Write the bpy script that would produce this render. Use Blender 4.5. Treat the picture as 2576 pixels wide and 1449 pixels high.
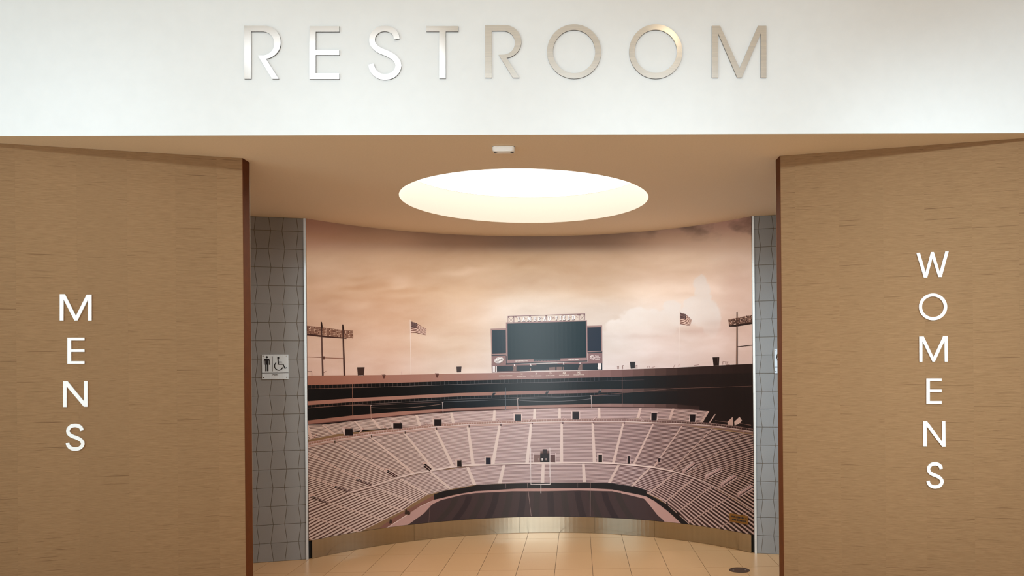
import bpy, bmesh, math, random
import numpy as np
from mathutils import Matrix, Vector
from mathutils.geometry import tessellate_polygon

for o in list(bpy.data.objects):
    bpy.data.objects.remove(o, do_unlink=True)
random.seed(7)
scene = bpy.context.scene
COL = scene.collection

# ------------------------------------------------------------------ camera
F, CX, CY, EYE = 1960.0, 1492.0, 926.0, 1.5       # focal length / principal point for a 2576x1449 frame
ROLL, YAW = math.radians(0.5), math.radians(1.1)
W_PX, H_PX = 2576.0, 1449.0
cam_data = bpy.data.cameras.new('camera')
cam = bpy.data.objects.new('camera', cam_data)
COL.objects.link(cam)
cam_data.sensor_fit = 'HORIZONTAL'
cam_data.sensor_width = 36.0
cam_data.lens = F / W_PX * 36.0
cam_data.shift_x = -(CX - W_PX / 2) / W_PX
cam_data.shift_y = (CY - H_PX / 2) / W_PX
cam_data.clip_start = 0.05
cam.matrix_world = (Matrix.Translation((0, 0, EYE)) @ Matrix.Rotation(-YAW, 4, 'Z')
                    @ Matrix.Rotation(math.pi / 2, 4, 'X') @ Matrix.Rotation(-ROLL, 4, 'Z'))
scene.camera = cam

# ------------------------------------------------------------------ world and large lights
world = bpy.data.worlds.new('concourse_light')
scene.world = world
world.use_nodes = True
bg = world.node_tree.nodes['Background']
bg.inputs[0].default_value = (0.97, 0.985, 1.0, 1)
bg.inputs[1].default_value = 0.21

def area(name, loc, target, sx, sy, energy, color):
    d = bpy.data.lights.new(name, 'AREA')
    d.shape = 'RECTANGLE'; d.size = sx; d.size_y = sy; d.energy = energy; d.color = color
    o = bpy.data.objects.new(name, d); COL.objects.link(o)
    o.location = loc
    o.rotation_euler = (Vector(target) - Vector(loc)).to_track_quat('-Z', 'Y').to_euler()
    return o
area('passage_light_right', (2.75, 5.1, 2.6), (1.7, 6.2, 1.1), 0.5, 0.5, 12, (0.56, 0.81, 1.0)).data.spread = math.radians(75)
area('passage_light_left', (-3.6, 5.0, 2.6), (-3.0, 6.0, 1.0), 0.5, 0.5, 4, (1.0, 0.93, 0.85))
area('side_window_daylight', (-5.9, -0.3, 1.6), (-1.5, 4.0, 1.8), 3.6, 2.4, 70, (0.55, 0.86, 1.0))
area('window_daylight', (-1.0, -7.0, 1.75), (-0.6, 4.0, 1.75), 5.0, 2.7, 340, (0.93, 0.96, 0.94))

def spot(name, loc, target, energy, color, angle, blend, radius):
    d = bpy.data.lights.new(name, 'SPOT')
    d.energy = energy; d.color = color; d.spot_size = math.radians(angle); d.spot_blend = blend; d.shadow_soft_size = radius
    o = bpy.data.objects.new(name, d); COL.objects.link(o)
    o.location = loc
    o.rotation_euler = (Vector(target) - Vector(loc)).to_track_quat('-Z', 'Y').to_euler()
    return o
for x_, e_, z_ in ((-3.2, 270, 2.05), (-1.8, 285, 2.05), (-0.4, 335, 2.05), (1.0, 430, 1.9), (2.5, 700, 1.85), (2.4, 300, 0.9)):  # last spot is an extra one, added to brighten the right wall
    spot('track_spot', (x_, -1.4, 3.6), (x_, 4.0, z_), e_ * 1.06, (0.74, 0.92, 1.0), 36, 1.0, 0.14)

scene.view_settings.view_transform = 'Standard'
scene.view_settings.look = 'None'
scene.view_settings.exposure = 0.0
scene.view_settings.gamma = 1.0
scene.view_settings.use_curve_mapping = False
scene.cycles.use_denoising = True
scene.cycles.max_bounces = 10
scene.cycles.diffuse_bounces = 6

# ------------------------------------------------------------------ helpers
def ray(px, py):
    dx, dy = px - CX, -(py - CY)
    c, s = math.cos(ROLL), math.sin(ROLL)
    a, b = (dx * c + dy * s) / F, (-dx * s + dy * c) / F
    cy, sy = math.cos(YAW), math.sin(YAW)
    return (a * cy + sy, -a * sy + cy, b)

def project(x, y, z):
    cy, sy = math.cos(YAW), math.sin(YAW)
    a, d = x * cy - y * sy, x * sy + y * cy
    u, v = a / d * F, (z - EYE) / d * F
    c, s = math.cos(ROLL), math.sin(ROLL)
    return CX + u * c - v * s, CY - (u * s + v * c)

def lin(c):
    return tuple((v / 12.92 if v <= 0.04045 else ((v + 0.055) / 1.055) ** 2.4) for v in (k / 255.0 for k in c[:3]))

def put(o, parent=None):
    COL.objects.link(o)
    if parent is not None:
        o.parent = parent
    return o

def mesh_obj(name, verts, faces, mat=None, parent=None, matrix=None, smooth=False):
    me = bpy.data.meshes.new(name)
    me.from_pydata([tuple(v) for v in verts], [], faces)
    me.update()
    if smooth:
        me.polygons.foreach_set('use_smooth', [True] * len(me.polygons))
    o = bpy.data.objects.new(name, me)
    if mat:
        me.materials.append(mat)
    put(o, parent)
    if matrix is not None:
        o.matrix_local = matrix
    return o

def bm_obj(name, bm, mat=None, parent=None, matrix=None, smooth=False):
    me = bpy.data.meshes.new(name)
    bmesh.ops.recalc_face_normals(bm, faces=bm.faces)
    bm.to_mesh(me); bm.free()
    if smooth:
        me.polygons.foreach_set('use_smooth', [True] * len(me.polygons))
    o = bpy.data.objects.new(name, me)
    if mat:
        me.materials.append(mat)
    put(o, parent)
    if matrix is not None:
        o.matrix_local = matrix
    return o

def empty(name, loc=(0, 0, 0), matrix=None):
    o = bpy.data.objects.new(name, None)
    o.empty_display_size = 0.05
    put(o)
    if matrix is not None:
        o.matrix_local = matrix
    else:
        o.location = loc
    return o

def tag(o, label, cat, group=None):
    o['label'] = label; o['category'] = cat
    if group:
        o['group'] = group
    return o

def struct(o, label=None):
    o['kind'] = 'structure'
    if label:
        o['label'] = label
    return o

def add_box(bm, lo, hi, bevel=0.0, seg=2):
    x0, y0, z0 = lo; x1, y1, z1 = hi
    vs = [bm.verts.new(p) for p in ((x0, y0, z0), (x1, y0, z0), (x1, y1, z0), (x0, y1, z0),
                                    (x0, y0, z1), (x1, y0, z1), (x1, y1, z1), (x0, y1, z1))]
    fs = [bm.faces.new([vs[i] for i in f]) for f in ((0, 3, 2, 1), (4, 5, 6, 7), (0, 1, 5, 4), (1, 2, 6, 5), (2, 3, 7, 6), (3, 0, 4, 7))]
    if bevel:
        es = {e for f in fs for e in f.edges}
        bmesh.ops.bevel(bm, geom=list(es), offset=bevel, segments=seg, affect='EDGES', profile=0.5)

def box_obj(name, lo, hi, mat=None, parent=None, matrix=None, bevel=0.0):
    bm = bmesh.new(); add_box(bm, lo, hi, bevel)
    return bm_obj(name, bm, mat, parent, matrix)

def extrude_outline(loops, y0, y1):
    """Solid between y0 (back) and y1 (front) from 2D loops (x, z): the first is the outline, others holes."""
    tris = tessellate_polygon([[Vector((p[0], p[1], 0)) for p in lp] for lp in loops])
    flat = [p for lp in loops for p in lp]
    n = len(flat)
    verts = [(p[0], y0, p[1]) for p in flat] + [(p[0], y1, p[1]) for p in flat]
    faces = []
    for a, b, c in tris:
        faces.append((a, b, c)); faces.append((a + n, c + n, b + n))
    k = 0
    for lp in loops:
        m = len(lp)
        for i in range(m):
            j = (i + 1) % m
            faces.append((k + i, k + j, k + j + n, k + i + n))
        k += m
    return verts, faces

def solid(name, loops, y0, y1, mat, parent=None, matrix=None):
    v, f = extrude_outline(loops, y0, y1)
    bm = bmesh.new()
    vs = [bm.verts.new(p) for p in v]
    for q in f:
        try:
            bm.faces.new([vs[i] for i in q])
        except ValueError:
            pass
    return bm_obj(name, bm, mat, parent, matrix)

class Frame:
    """A vertical wall plane: local x runs to the right along it, local -y faces the hall, z is up."""
    def __init__(self, ox, oy, slope):
        n = math.hypot(1, slope)
        self.o = Vector((ox, oy, 0)); self.x = Vector((1 / n, slope / n, 0)); self.y = Vector((-slope / n, 1 / n, 0))
        self.m = Matrix(((self.x.x, self.y.x, 0, ox), (self.x.y, self.y.y, 0, oy), (0, 0, 1, 0), (0, 0, 0, 1)))
    def hit(self, px, py):
        d = Vector(ray(px, py)); c = Vector((0, 0, EYE))
        t = (self.o - c).dot(self.y) / d.dot(self.y)
        p = c + d * t
        return ((p - self.o).dot(self.x), p.z)
    def at(self, x, z, y=0.0):
        return self.m @ Matrix.Translation((x, y, z))

# ------------------------------------------------------------------ materials
def new_mat(name):
    m = bpy.data.materials.new(name); m.use_nodes = True
    nt = m.node_tree
    return m, nt, nt.nodes['Principled BSDF']

def nd(nt, kind, **kw):
    n = nt.nodes.new(kind)
    for k, v in kw.items():
        setattr(n, k, v)
    return n

def ramp(nt, stops):
    r = nd(nt, 'ShaderNodeValToRGB')
    e = r.color_ramp.elements
    while len(e) < len(stops):
        e.new(0.5)
    for i, (p, c) in enumerate(stops):
        e[i].position = p; e[i].color = (c[0], c[1], c[2], 1)
    return r

def paint(name, rgb, rough=0.6, metal=0.0, noise=0.04, nscale=60.0, bump=0.0, spec=0.5):
    """Plain coloured surface with fine procedural mottling."""
    m, nt, b = new_mat(name)
    c = lin(rgb)
    tc = nd(nt, 'ShaderNodeTexCoord')
    nz = nd(nt, 'ShaderNodeTexNoise'); nz.inputs['Scale'].default_value = nscale; nz.inputs['Detail'].default_value = 3
    nt.links.new(tc.outputs['Object'], nz.inputs['Vector'])
    r = ramp(nt, [(0.3, [v * (1 - noise) for v in c]), (0.7, [min(1, v * (1 + noise)) for v in c])])
    nt.links.new(nz.outputs['Fac'], r.inputs['Fac'])
    nt.links.new(r.outputs['Color'], b.inputs['Base Color'])
    b.inputs['Roughness'].default_value = rough
    b.inputs['Metallic'].default_value = metal
    b.inputs['Specular IOR Level'].default_value = spec
    if bump:
        bp = nd(nt, 'ShaderNodeBump'); bp.inputs['Strength'].default_value = bump; bp.inputs['Distance'].default_value = 0.002
        nt.links.new(nz.outputs['Fac'], bp.inputs['Height']); nt.links.new(bp.outputs['Normal'], b.inputs['Normal'])
    return m

def brushed(name, rgb, rough, streak=(4, 4, 260), amount=0.10, aniso=0.0):
    m, nt, b = new_mat(name)
    c = lin(rgb)
    tc = nd(nt, 'ShaderNodeTexCoord'); mp = nd(nt, 'ShaderNodeMapping'); mp.inputs['Scale'].default_value = streak
    nz = nd(nt, 'ShaderNodeTexNoise'); nz.inputs['Scale'].default_value = 1.0; nz.inputs['Detail'].default_value = 4
    nt.links.new(tc.outputs['Object'], mp.inputs['Vector']); nt.links.new(mp.outputs['Vector'], nz.inputs['Vector'])
    r = ramp(nt, [(0.25, [v * (1 - amount) for v in c]), (0.75, [min(1, v * (1 + amount)) for v in c])])
    nt.links.new(nz.outputs['Fac'], r.inputs['Fac']); nt.links.new(r.outputs['Color'], b.inputs['Base Color'])
    b.inputs['Metallic'].default_value = 1.0
    b.inputs['Roughness'].default_value = rough
    b.inputs['Anisotropic'].default_value = aniso
    return m

def grasscloth(name):
    m, nt, b = new_mat(name)
    tc = nd(nt, 'ShaderNodeTexCoord'); oi = nd(nt, 'ShaderNodeObjectInfo')
    off = nd(nt, 'ShaderNodeVectorMath', operation='MULTIPLY'); off.inputs[1].default_value = (37.0, 11.0, 53.0)
    cmb = nd(nt, 'ShaderNodeCombineXYZ')
    for i in range(3):
        nt.links.new(oi.outputs['Random'], cmb.inputs[i])
    nt.links.new(cmb.outputs[0], off.inputs[0])
    add = nd(nt, 'ShaderNodeVectorMath', operation='ADD')
    nt.links.new(tc.outputs['Object'], add.inputs[0]); nt.links.new(off.outputs[0], add.inputs[1])
    def noise(scale, detail, rough=0.5):
        mp = nd(nt, 'ShaderNodeMapping'); mp.inputs['Scale'].default_value = scale
        nz = nd(nt, 'ShaderNodeTexNoise'); nz.inputs['Scale'].default_value = 1.0
        nz.inputs['Detail'].default_value = detail; nz.inputs['Roughness'].default_value = rough
        nt.links.new(add.outputs[0], mp.inputs['Vector']); nt.links.new(mp.outputs['Vector'], nz.inputs['Vector'])
        return nz
    base = noise((14.0, 1.0, 560.0), 4, 0.75)
    c0, c1 = lin((124, 92, 60)), lin((160, 124, 88))
    rb = ramp(nt, [(0.25, c0), (0.75, c1)])
    nt.links.new(base.outputs['Fac'], rb.inputs['Fac'])
    # long dark slubs
    s1 = noise((2.8, 1.0, 270.0), 1.0)
    r1 = ramp(nt, [(0.232, (1, 1, 1)), (0.28, (0, 0, 0))])
    nt.links.new(s1.outputs['Fac'], r1.inputs['Fac'])
    s2 = noise((11.0, 1.0, 380.0), 1.0)
    r2 = ramp(nt, [(0.22, (0.55, 0.55, 0.55)), (0.30, (0, 0, 0))])
    nt.links.new(s2.outputs['Fac'], r2.inputs['Fac'])
    mx = nd(nt, 'ShaderNodeMath', operation='MAXIMUM')
    nt.links.new(r1.outputs['Color'], mx.inputs[0]); nt.links.new(r2.outputs['Color'], mx.inputs[1])
    mix = nd(nt, 'ShaderNodeMix', data_type='RGBA')
    nt.links.new(mx.outputs[0], mix.inputs['Factor'])
    nt.links.new(rb.outputs['Color'], mix.inputs['A']); mix.inputs['B'].default_value = (*lin((92, 60, 34)), 1)
    # each strip a touch lighter or darker
    var = nd(nt, 'ShaderNodeMapRange'); var.inputs['To Min'].default_value = 0.975; var.inputs['To Max'].default_value = 1.02
    nt.links.new(oi.outputs['Random'], var.inputs['Value'])
    hs = nd(nt, 'ShaderNodeHueSaturation'); nt.links.new(var.outputs[0], hs.inputs['Value'])
    nt.links.new(mix.outputs['Result'], hs.inputs['Color'])
    nt.links.new(hs.outputs['Color'], b.inputs['Base Color'])
    b.inputs['Roughness'].default_value = 0.75; b.inputs['Specular IOR Level'].default_value = 0.25
    bp = nd(nt, 'ShaderNodeBump'); bp.inputs['Strength'].default_value = 0.25; bp.inputs['Distance'].default_value = 0.001
    nt.links.new(base.outputs['Fac'], bp.inputs['Height']); nt.links.new(bp.outputs['Normal'], b.inputs['Normal'])
    return m

def stone(name, rgb, rough, vary=0.05, scale=35.0, spec=0.5, coarse=3.0):
    """Tile body: cloudy large-scale and speckled small-scale variation, a shade per tile."""
    m, nt, b = new_mat(name)
    c = lin(rgb)
    tc = nd(nt, 'ShaderNodeTexCoord'); oi = nd(nt, 'ShaderNodeObjectInfo')
    add = nd(nt, 'ShaderNodeVectorMath', operation='ADD')
    cmb = nd(nt, 'ShaderNodeCombineXYZ')
    sc = nd(nt, 'ShaderNodeMath', operation='MULTIPLY'); sc.inputs[1].default_value = 91.0
    nt.links.new(oi.outputs['Random'], sc.inputs[0]); nt.links.new(sc.outputs[0], cmb.inputs[0]); nt.links.new(sc.outputs[0], cmb.inputs[2])
    nt.links.new(tc.outputs['Object'], add.inputs[0]); nt.links.new(cmb.outputs[0], add.inputs[1])
    n1 = nd(nt, 'ShaderNodeTexNoise'); n1.inputs['Scale'].default_value = coarse; n1.inputs['Detail'].default_value = 3
    n2 = nd(nt, 'ShaderNodeTexNoise'); n2.inputs['Scale'].default_value = scale * 8; n2.inputs['Detail'].default_value = 2
    for n in (n1, n2):
        nt.links.new(add.outputs[0], n.inputs['Vector'])
    avg = nd(nt, 'ShaderNodeMix', data_type='FLOAT'); avg.inputs['Factor'].default_value = 0.45
    nt.links.new(n1.outputs['Fac'], avg.inputs['A']); nt.links.new(n2.outputs['Fac'], avg.inputs['B'])
    r = ramp(nt, [(0.3, [v * (1 - vary * 2) for v in c]), (0.7, [v * (1 + vary * 2) for v in c])])
    nt.links.new(avg.outputs['Result'], r.inputs['Fac'])
    var = nd(nt, 'ShaderNodeMapRange'); var.inputs['To Min'].default_value = 1 - vary; var.inputs['To Max'].default_value = 1 + vary
    nt.links.new(oi.outputs['Random'], var.inputs['Value'])
    hs = nd(nt, 'ShaderNodeHueSaturation'); nt.links.new(var.outputs[0], hs.inputs['Value']); nt.links.new(r.outputs['Color'], hs.inputs['Color'])
    nt.links.new(hs.outputs['Color'], b.inputs['Base Color'])
    b.inputs['Roughness'].default_value = rough; b.inputs['Specular IOR Level'].default_value = spec
    return m

def print_mat(name, rough=0.33, spec=0.28):
    m, nt, b = new_mat(name)
    at = nd(nt, 'ShaderNodeAttribute', attribute_name='ink')
    tc = nd(nt, 'ShaderNodeTexCoord')
    nz = nd(nt, 'ShaderNodeTexNoise'); nz.inputs['Scale'].default_value = 420; nz.inputs['Detail'].default_value = 2
    nt.links.new(tc.outputs['Object'], nz.inputs['Vector'])
    mr = nd(nt, 'ShaderNodeMapRange'); mr.inputs['To Min'].default_value = 0.93; mr.inputs['To Max'].default_value = 1.07
    nt.links.new(nz.outputs['Fac'], mr.inputs['Value'])
    hs = nd(nt, 'ShaderNodeHueSaturation'); nt.links.new(mr.outputs[0], hs.inputs['Value'])
    nt.links.new(at.outputs['Color'], hs.inputs['Color']); nt.links.new(hs.outputs['Color'], b.inputs['Base Color'])
    b.inputs['Roughness'].default_value = rough; b.inputs['Specular IOR Level'].default_value = spec
    return m

def glow(name, rgb, strength):
    m, nt, b = new_mat(name)
    b.inputs['Base Color'].default_value = (0.8, 0.8, 0.8, 1)
    b.inputs['Emission Color'].default_value = (*rgb, 1); b.inputs['Emission Strength'].default_value = strength
    return m

M = dict(
    fascia=paint('white_wall_paint', (238, 239, 240), 0.7, noise=0.012, nscale=14, spec=0.2),
    soffit=paint('tan_ceiling_paint', (238, 222, 199), 0.85, noise=0.02, nscale=90, spec=0.15),
    hall_ceiling=paint('hall_ceiling_paint', (244, 243, 236), 0.85, noise=0.02, spec=0.15),
    core=paint('wall_core_paint', (120, 88, 58), 0.8),
    cap=paint('brown_edge_wood', (92, 46, 12), 0.6, noise=0.08, nscale=25, spec=0.15),
    cloth=grasscloth('grasscloth_wallcovering'),
    corridor=paint('corridor_paint', (176, 172, 168), 0.8),
    grout=paint('dark_grout', (112, 100, 84), 0.9),
    tile=stone('grey_wall_tile', (145, 144, 143), 0.5, 0.035),
    floor_grout=paint('floor_grout_brown', (58, 42, 28), 0.9),
    floor_tile=stone('tan_floor_tile', (176, 138, 98), 0.3, 0.03, coarse=2.2),
    steel=brushed('brushed_steel', (246, 249, 252), 0.2),
    steel_base=brushed('steel_skirting', (176, 167, 149), 0.13, streak=(40, 40, 2), amount=0.05),
    trim=brushed('aluminium_trim', (200, 200, 198), 0.38),
    edge=brushed('letter_edge_shade', (112, 108, 104), 0.45),
    bead=paint('corner_bead_metal', (150, 128, 100), 0.5),
    paving=stone('hall_terrazzo', (186, 158, 122), 0.35, 0.03),
    white=paint('white_letter_enamel', (244, 244, 244), 0.4, noise=0.01),
    plate=brushed('satin_sign_plate', (224, 234, 242), 0.5, streak=(200, 200, 8), amount=0.06),
    black=paint('black_sign_ink', (14, 13, 22), 0.5),
    dark=paint('dark_recess', (24, 20, 18), 0.9),
    sensor=paint('white_plastic', (250, 253, 255), 0.35, noise=0.01),
    lens=paint('black_lens', (8, 6, 6), 0.12),
    brass=brushed('aged_brass', (140, 98, 46), 0.5, streak=(60, 60, 60), amount=0.12),
    bronze=paint('dark_bronze', (72, 52, 40), 0.45, metal=0.3, noise=0.1),
    ink=print_mat('mural_print'),
    cove=paint('cream_recess_paint', (122, 116, 106), 0.8, noise=0.01),
)
M['plate'].node_tree.nodes['Principled BSDF'].inputs['Metallic'].default_value = 0.15
M['brass'].node_tree.nodes['Principled BSDF'].inputs['Metallic'].default_value = 0.7
M['lamp'] = glow('round_light_panel', (1.0, 0.965, 0.88), 1.8)

# ------------------------------------------------------------------ dimensions of the place
CEIL = 2.71                                  # soffit over the entrance niche
FASC = 4.035                                 # plane of the white fascia
HALL_Z = 3.8
LIN = (-1.896, 4.465); RIN = (1.172, 4.455)  # inner edges of the two wallpapered walls
SL = 0.27
MX, MY, MR = -0.375, 4.937, 2.203            # circle of the curved mural wall
TH0 = math.asin(-1.778 / MR); TH1 = -TH0
END_Y = MY + MR * math.cos(TH1)
FL = Frame(LIN[0], LIN[1], SL); FR = Frame(RIN[0], RIN[1], -SL)
TL = Frame(MX - 1.792, END_Y + 0.0, SL); TR = Frame(MX + 1.792, END_Y + 0.0, -SL)
FF = Frame(0, FASC, 0)
SKY = (-0.368, 5.598, 0.881)                 # round light recess

# ------------------------------------------------------------------ structure: floor
floor = struct(box_obj('floor', (-6, -6, -0.12), (6, 7.6, -0.0035), M['floor_grout']))
TX, TY, GX, GY, J = 0.2808, 0.5355, -0.186, 6.886, 0.0032
tile_bm = bmesh.new(); add_box(tile_bm, (J / 2, J / 2, -0.0035), (TX - J / 2, TY - J / 2, 0.0), 0.0)
tile_me = bpy.data.meshes.new('floor_tile'); bmesh.ops.recalc_face_normals(tile_bm, faces=tile_bm.faces); tile_bm.to_mesh(tile_me); tile_bm.free()
tile_me.materials.append(M['floor_tile'])
for iy in range(-5, 1):
    for ix in range(-12, 9):
        x, y = GX + ix * TX, GY + iy * TY
        if not (-3.5 < x + TX / 2 < 2.75):
            continue
        # leave out the tiles that lie wholly behind the back walls
        nx = 0.0 if x < MX < x + TX else min(abs(x - MX), abs(x + TX - MX))
        if (nx < 1.8 and y > MY + 1 and math.hypot(nx, y - MY) > MR + 0.03) or (nx >= 1.8 and y > 6.26):
            continue
        o = bpy.data.objects.new('floor_tile', tile_me); put(o, floor); o.location = (x, y, 0)
box_obj('hall_paving', (-6, -6, -0.0035), (6, GY - 5 * TY - J / 2, 0.0), M['paving'], floor)

# ------------------------------------------------------------------ structure: soffit with the round light opening
def soffit_mesh():
    n = 96
    cx, cy, r = SKY
    ring = [(cx + r * math.sin(2 * math.pi * i / n), cy + r * math.cos(2 * math.pi * i / n)) for i in range(n)]
    outer = [(-4.6, FASC), (4.6, FASC), (4.6, 7.5), (-4.6, 7.5)]
    lo, hi = CEIL, CEIL + 0.4
    tr = tessellate_polygon([[Vector((*p, 0)) for p in outer], [Vector((*p, 0)) for p in ring]])
    flat = outer + ring
    return [(p[0], p[1], lo) for p in flat], [tuple(t) for t in tr]
v, f = soffit_mesh()
ceiling = struct(mesh_obj('ceiling', v, f, M['soffit']))

# round recessed light
lamp = tag(empty('recessed_ceiling_light', (SKY[0], SKY[1], CEIL)), 'large round recessed ceiling light glowing warm white above the mural', 'ceiling light')
n = 128
vs, fs = [], []
for i in range(n):
    a = 2 * math.pi * i / n
    for z in (-0.0, 0.2118):
        vs.append((SKY[2] * math.sin(a), SKY[2] * math.cos(a), z))
for i in range(n):
    j = (i + 1) % n
    fs.append((2 * i, 2 * j, 2 * j + 1, 2 * i + 1))
mesh_obj('recess_ring', vs, fs, M['cove'], lamp, smooth=True)
vs = [(0, 0, 0.2126)] + [(1.002 * SKY[2] * math.sin(2 * math.pi * i / n), 1.002 * SKY[2] * math.cos(2 * math.pi * i / n), 0.2126) for i in range(n)]
mesh_obj('light_panel', vs, [(0, 1 + i, 1 + (i + 1) % n) for i in range(n)], M['lamp'], lamp)
ld = bpy.data.lights.new('round_light', 'AREA'); ld.shape = 'DISK'; ld.size = 2 * SKY[2] - 0.004; ld.energy = 66; ld.color = (1.0, 0.965, 0.90); ld.spread = math.radians(180)
lo_ = bpy.data.objects.new('round_light', ld); put(lo_, lamp); lo_.location = (0, 0, 0.2122)

# ------------------------------------------------------------------ structure: fascia, hall ceiling
struct(box_obj('wall_above', (-6, FASC, CEIL + 0.0005), (6, FASC + 0.12, HALL_Z), M['fascia']), 'white painted wall above the entrance, carrying the steel letters')
struct(box_obj('ceiling_hall', (-6, -6, HALL_Z), (6, FASC + 0.12, HALL_Z + 0.1), M['hall_ceiling']))
# hall walls flush with the fascia, beyond both ends of the wallpapered walls
lx = LIN[0] - (LIN[1] - FASC) / SL; rx = RIN[0] + (RIN[1] - FASC) / SL
struct(box_obj('wall_hall_left', (-6, FASC, 0), (lx, FASC + 0.1, CEIL), M['cloth']))
struct(box_obj('wall_hall_right', (rx, FASC, 0), (6, FASC + 0.1, CEIL), M['cloth']))

# wallpapered walls on both sides of the opening: a core, its strips and the wooden end cap
TK = 0.088
def papered(name, fr, x0, x1, seams, label, cap_right):
    w = struct(box_obj(name, (x0, 0.004, 0), (x1, TK, CEIL), M['core'], None, fr.m), label)
    edges = sorted(seams)
    for a, b in zip(edges[:-1], edges[1:]):
        o = box_obj('wallpaper_strip', (0, 0, 0), (b - a - 0.0001, 0.004, CEIL), M['cloth'], w)
        o.location = (a + 0.00005, 0, 0)
    # end cap: outer face runs straight back along the passage
    s = fr.y.x
    if cap_right:      # left wall, its free end is on the right
        pts = [(x1, 0.0), (x1 + 0.003, 0.0), (x1 + 0.003 + TK * SL, TK), (x1, TK)]
        bead = [(x1 + 0.003 + TK * SL, TK - 0.001), (x1 + 0.0042 + TK * SL, TK - 0.001), (x1 + 0.0042 + TK * SL, TK + 0.001), (x1 + 0.003 + TK * SL, TK + 0.001)]
    else:
        pts = [(x0, 0.0), (x0, TK), (x0 - 0.003 - TK * SL, TK), (x0 - 0.003, 0.0)]
        bead = [(x0 - 0.003 - TK * SL, TK - 0.001), (x0 - 0.003 - TK * SL, TK + 0.001), (x0 - 0.0042 - TK * SL, TK + 0.001), (x0 - 0.0042 - TK * SL, TK - 0.001)]
    for nm, pp, mt in (('end_cap', pts, M['cap']), ('corner_bead', bead, M['bead'])):
        k = len(pp)
        mesh_obj(nm, [(p[0], p[1], 0) for p in pp] + [(p[0], p[1], CEIL) for p in pp],
                 [tuple(range(k))[::-1], tuple(range(k, 2 * k))] + [(i, (i + 1) % k, (i + 1) % k + k, i + k) for i in range(k)], mt, w)
    return w
ls = [FL.hit(p, 600)[0] for p in (194, 320, 442, 546.5)]
le = FL.hit(611, 600)[0]
seams = [ls[0] - 0.285 * k for k in (5, 4, 3, 2, 1)] + ls + [le]
lout = -(LIN[0] - lx) * math.hypot(1, SL)
seams = [lout] + [s for s in seams if s > lout + 0.05]
wall_left = papered('wall_left', FL, lout, le, seams, 'angled wall in tan grasscloth wallcovering with the word MENS', True)
rs = [FR.hit(p, 600)[0] for p in (2001, 2110.5, 2222, 2325.5, 2446, 2564)]
re_ = FR.hit(1965, 600)[0]
rout = (rx - RIN[0]) * math.hypot(1, SL)
seams = [re_] + rs + [s for s in (rs[-1] + 0.285, rs[-1] + 0.57, rs[-1] + 0.855) if s < rout - 0.05] + [rout]
wall_right = papered('wall_right', FR, re_, rout, seams, 'angled wall in tan grasscloth wallcovering with the word WOMENS', False)

# tiled return walls either side of the mural
RH = 0.1447
AMP = 0.0094
def tiled(name, fr, xs, label):
    x0, x1 = xs[0], xs[-1]
    w = struct(box_obj(name, (x0, 0.0024, 0), (x1, 0.16, CEIL), M['grout'], None, fr.m), label)
    cache = {}
    g = 0.0017
    rows = [i * RH for i in range(19)] + [CEIL]
    for r in range(len(rows) - 1):
        z0, z1 = rows[r] + g, rows[r + 1] - g
        for c in range(len(xs) - 1):
            def edge(k, line):
                if k == 0 or k == len(xs) - 1:
                    return xs[k]
                sgn = 1 if (line + k + OFFK) % 2 == 1 else -1
                return xs[k] + sgn * AMP * (1 if line < 19 else 0.4)
            pts = [(edge(c, r) + g, z0), (edge(c + 1, r) - g, z0), (edge(c + 1, r + 1) - g, z1), (edge(c, r + 1) + g, z1)]
            ox = xs[c]
            key = tuple((round(p[0] - ox, 4), round(p[1] - z0, 4)) for p in pts)
            if key not in cache:
                b = 0.0012
                vv = []
                cxm = sum(k[0] for k in key) / 4; czm = sum(k[1] for k in key) / 4
                ins = [(k[0] + (b if k[0] < cxm else -b), k[1] + (b if k[1] < czm else -b)) for k in key]
                vv = [(k[0], 0.0024, k[1]) for k in key] + [(k[0], 0.0012, k[1]) for k in key] + [(k[0], 0.0, k[1]) for k in ins]
                ff = [(3, 2, 1, 0), (8, 9, 10, 11)]
                for q in (0, 4):
                    ff += [(q + i, q + (i + 1) % 4, q + 4 + (i + 1) % 4, q + 4 + i) for i in range(4)]
                me = bpy.data.meshes.new('wall_tile'); me.from_pydata(vv, [], ff); me.update(); me.materials.append(M['tile'])
                cache[key] = me
            o = bpy.data.objects.new('wall_tile', cache[key]); put(o, w); o.location = (ox, 0, z0)
    return w
CW = 0.1105
OFFK = 0
b0 = [TL.hit(p, 670)[0] for p in (643, 679, 714, 748)]
sp = (b0[3] - b0[0]) / 3
xs = [b0[0] - sp * 5] + [b0[0] - sp * k for k in (4, 3, 2, 1)] + [b0[0] + sp * k for k in range(4)] + [-0.004]
OFFK = 1            # index 5 in this list is the first measured joint
wall_tile_left = tiled('wall_tile_left', TL, xs, 'grey tiled wall between the men passage and the mural')
b1 = [TR.hit(p, 670)[0] for p in (1911, 1943.5)]
sp = b1[1] - b1[0]
xs = [0.004, b1[0], b1[1]] + [b1[1] + sp * k for k in (1, 2, 3, 4)] + [b1[1] + sp * 5]
OFFK = 1            # index 1 is the first measured joint
wall_tile_right = tiled('wall_tile_right', TR, xs, 'grey tiled wall between the mural and the women passage')
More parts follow.
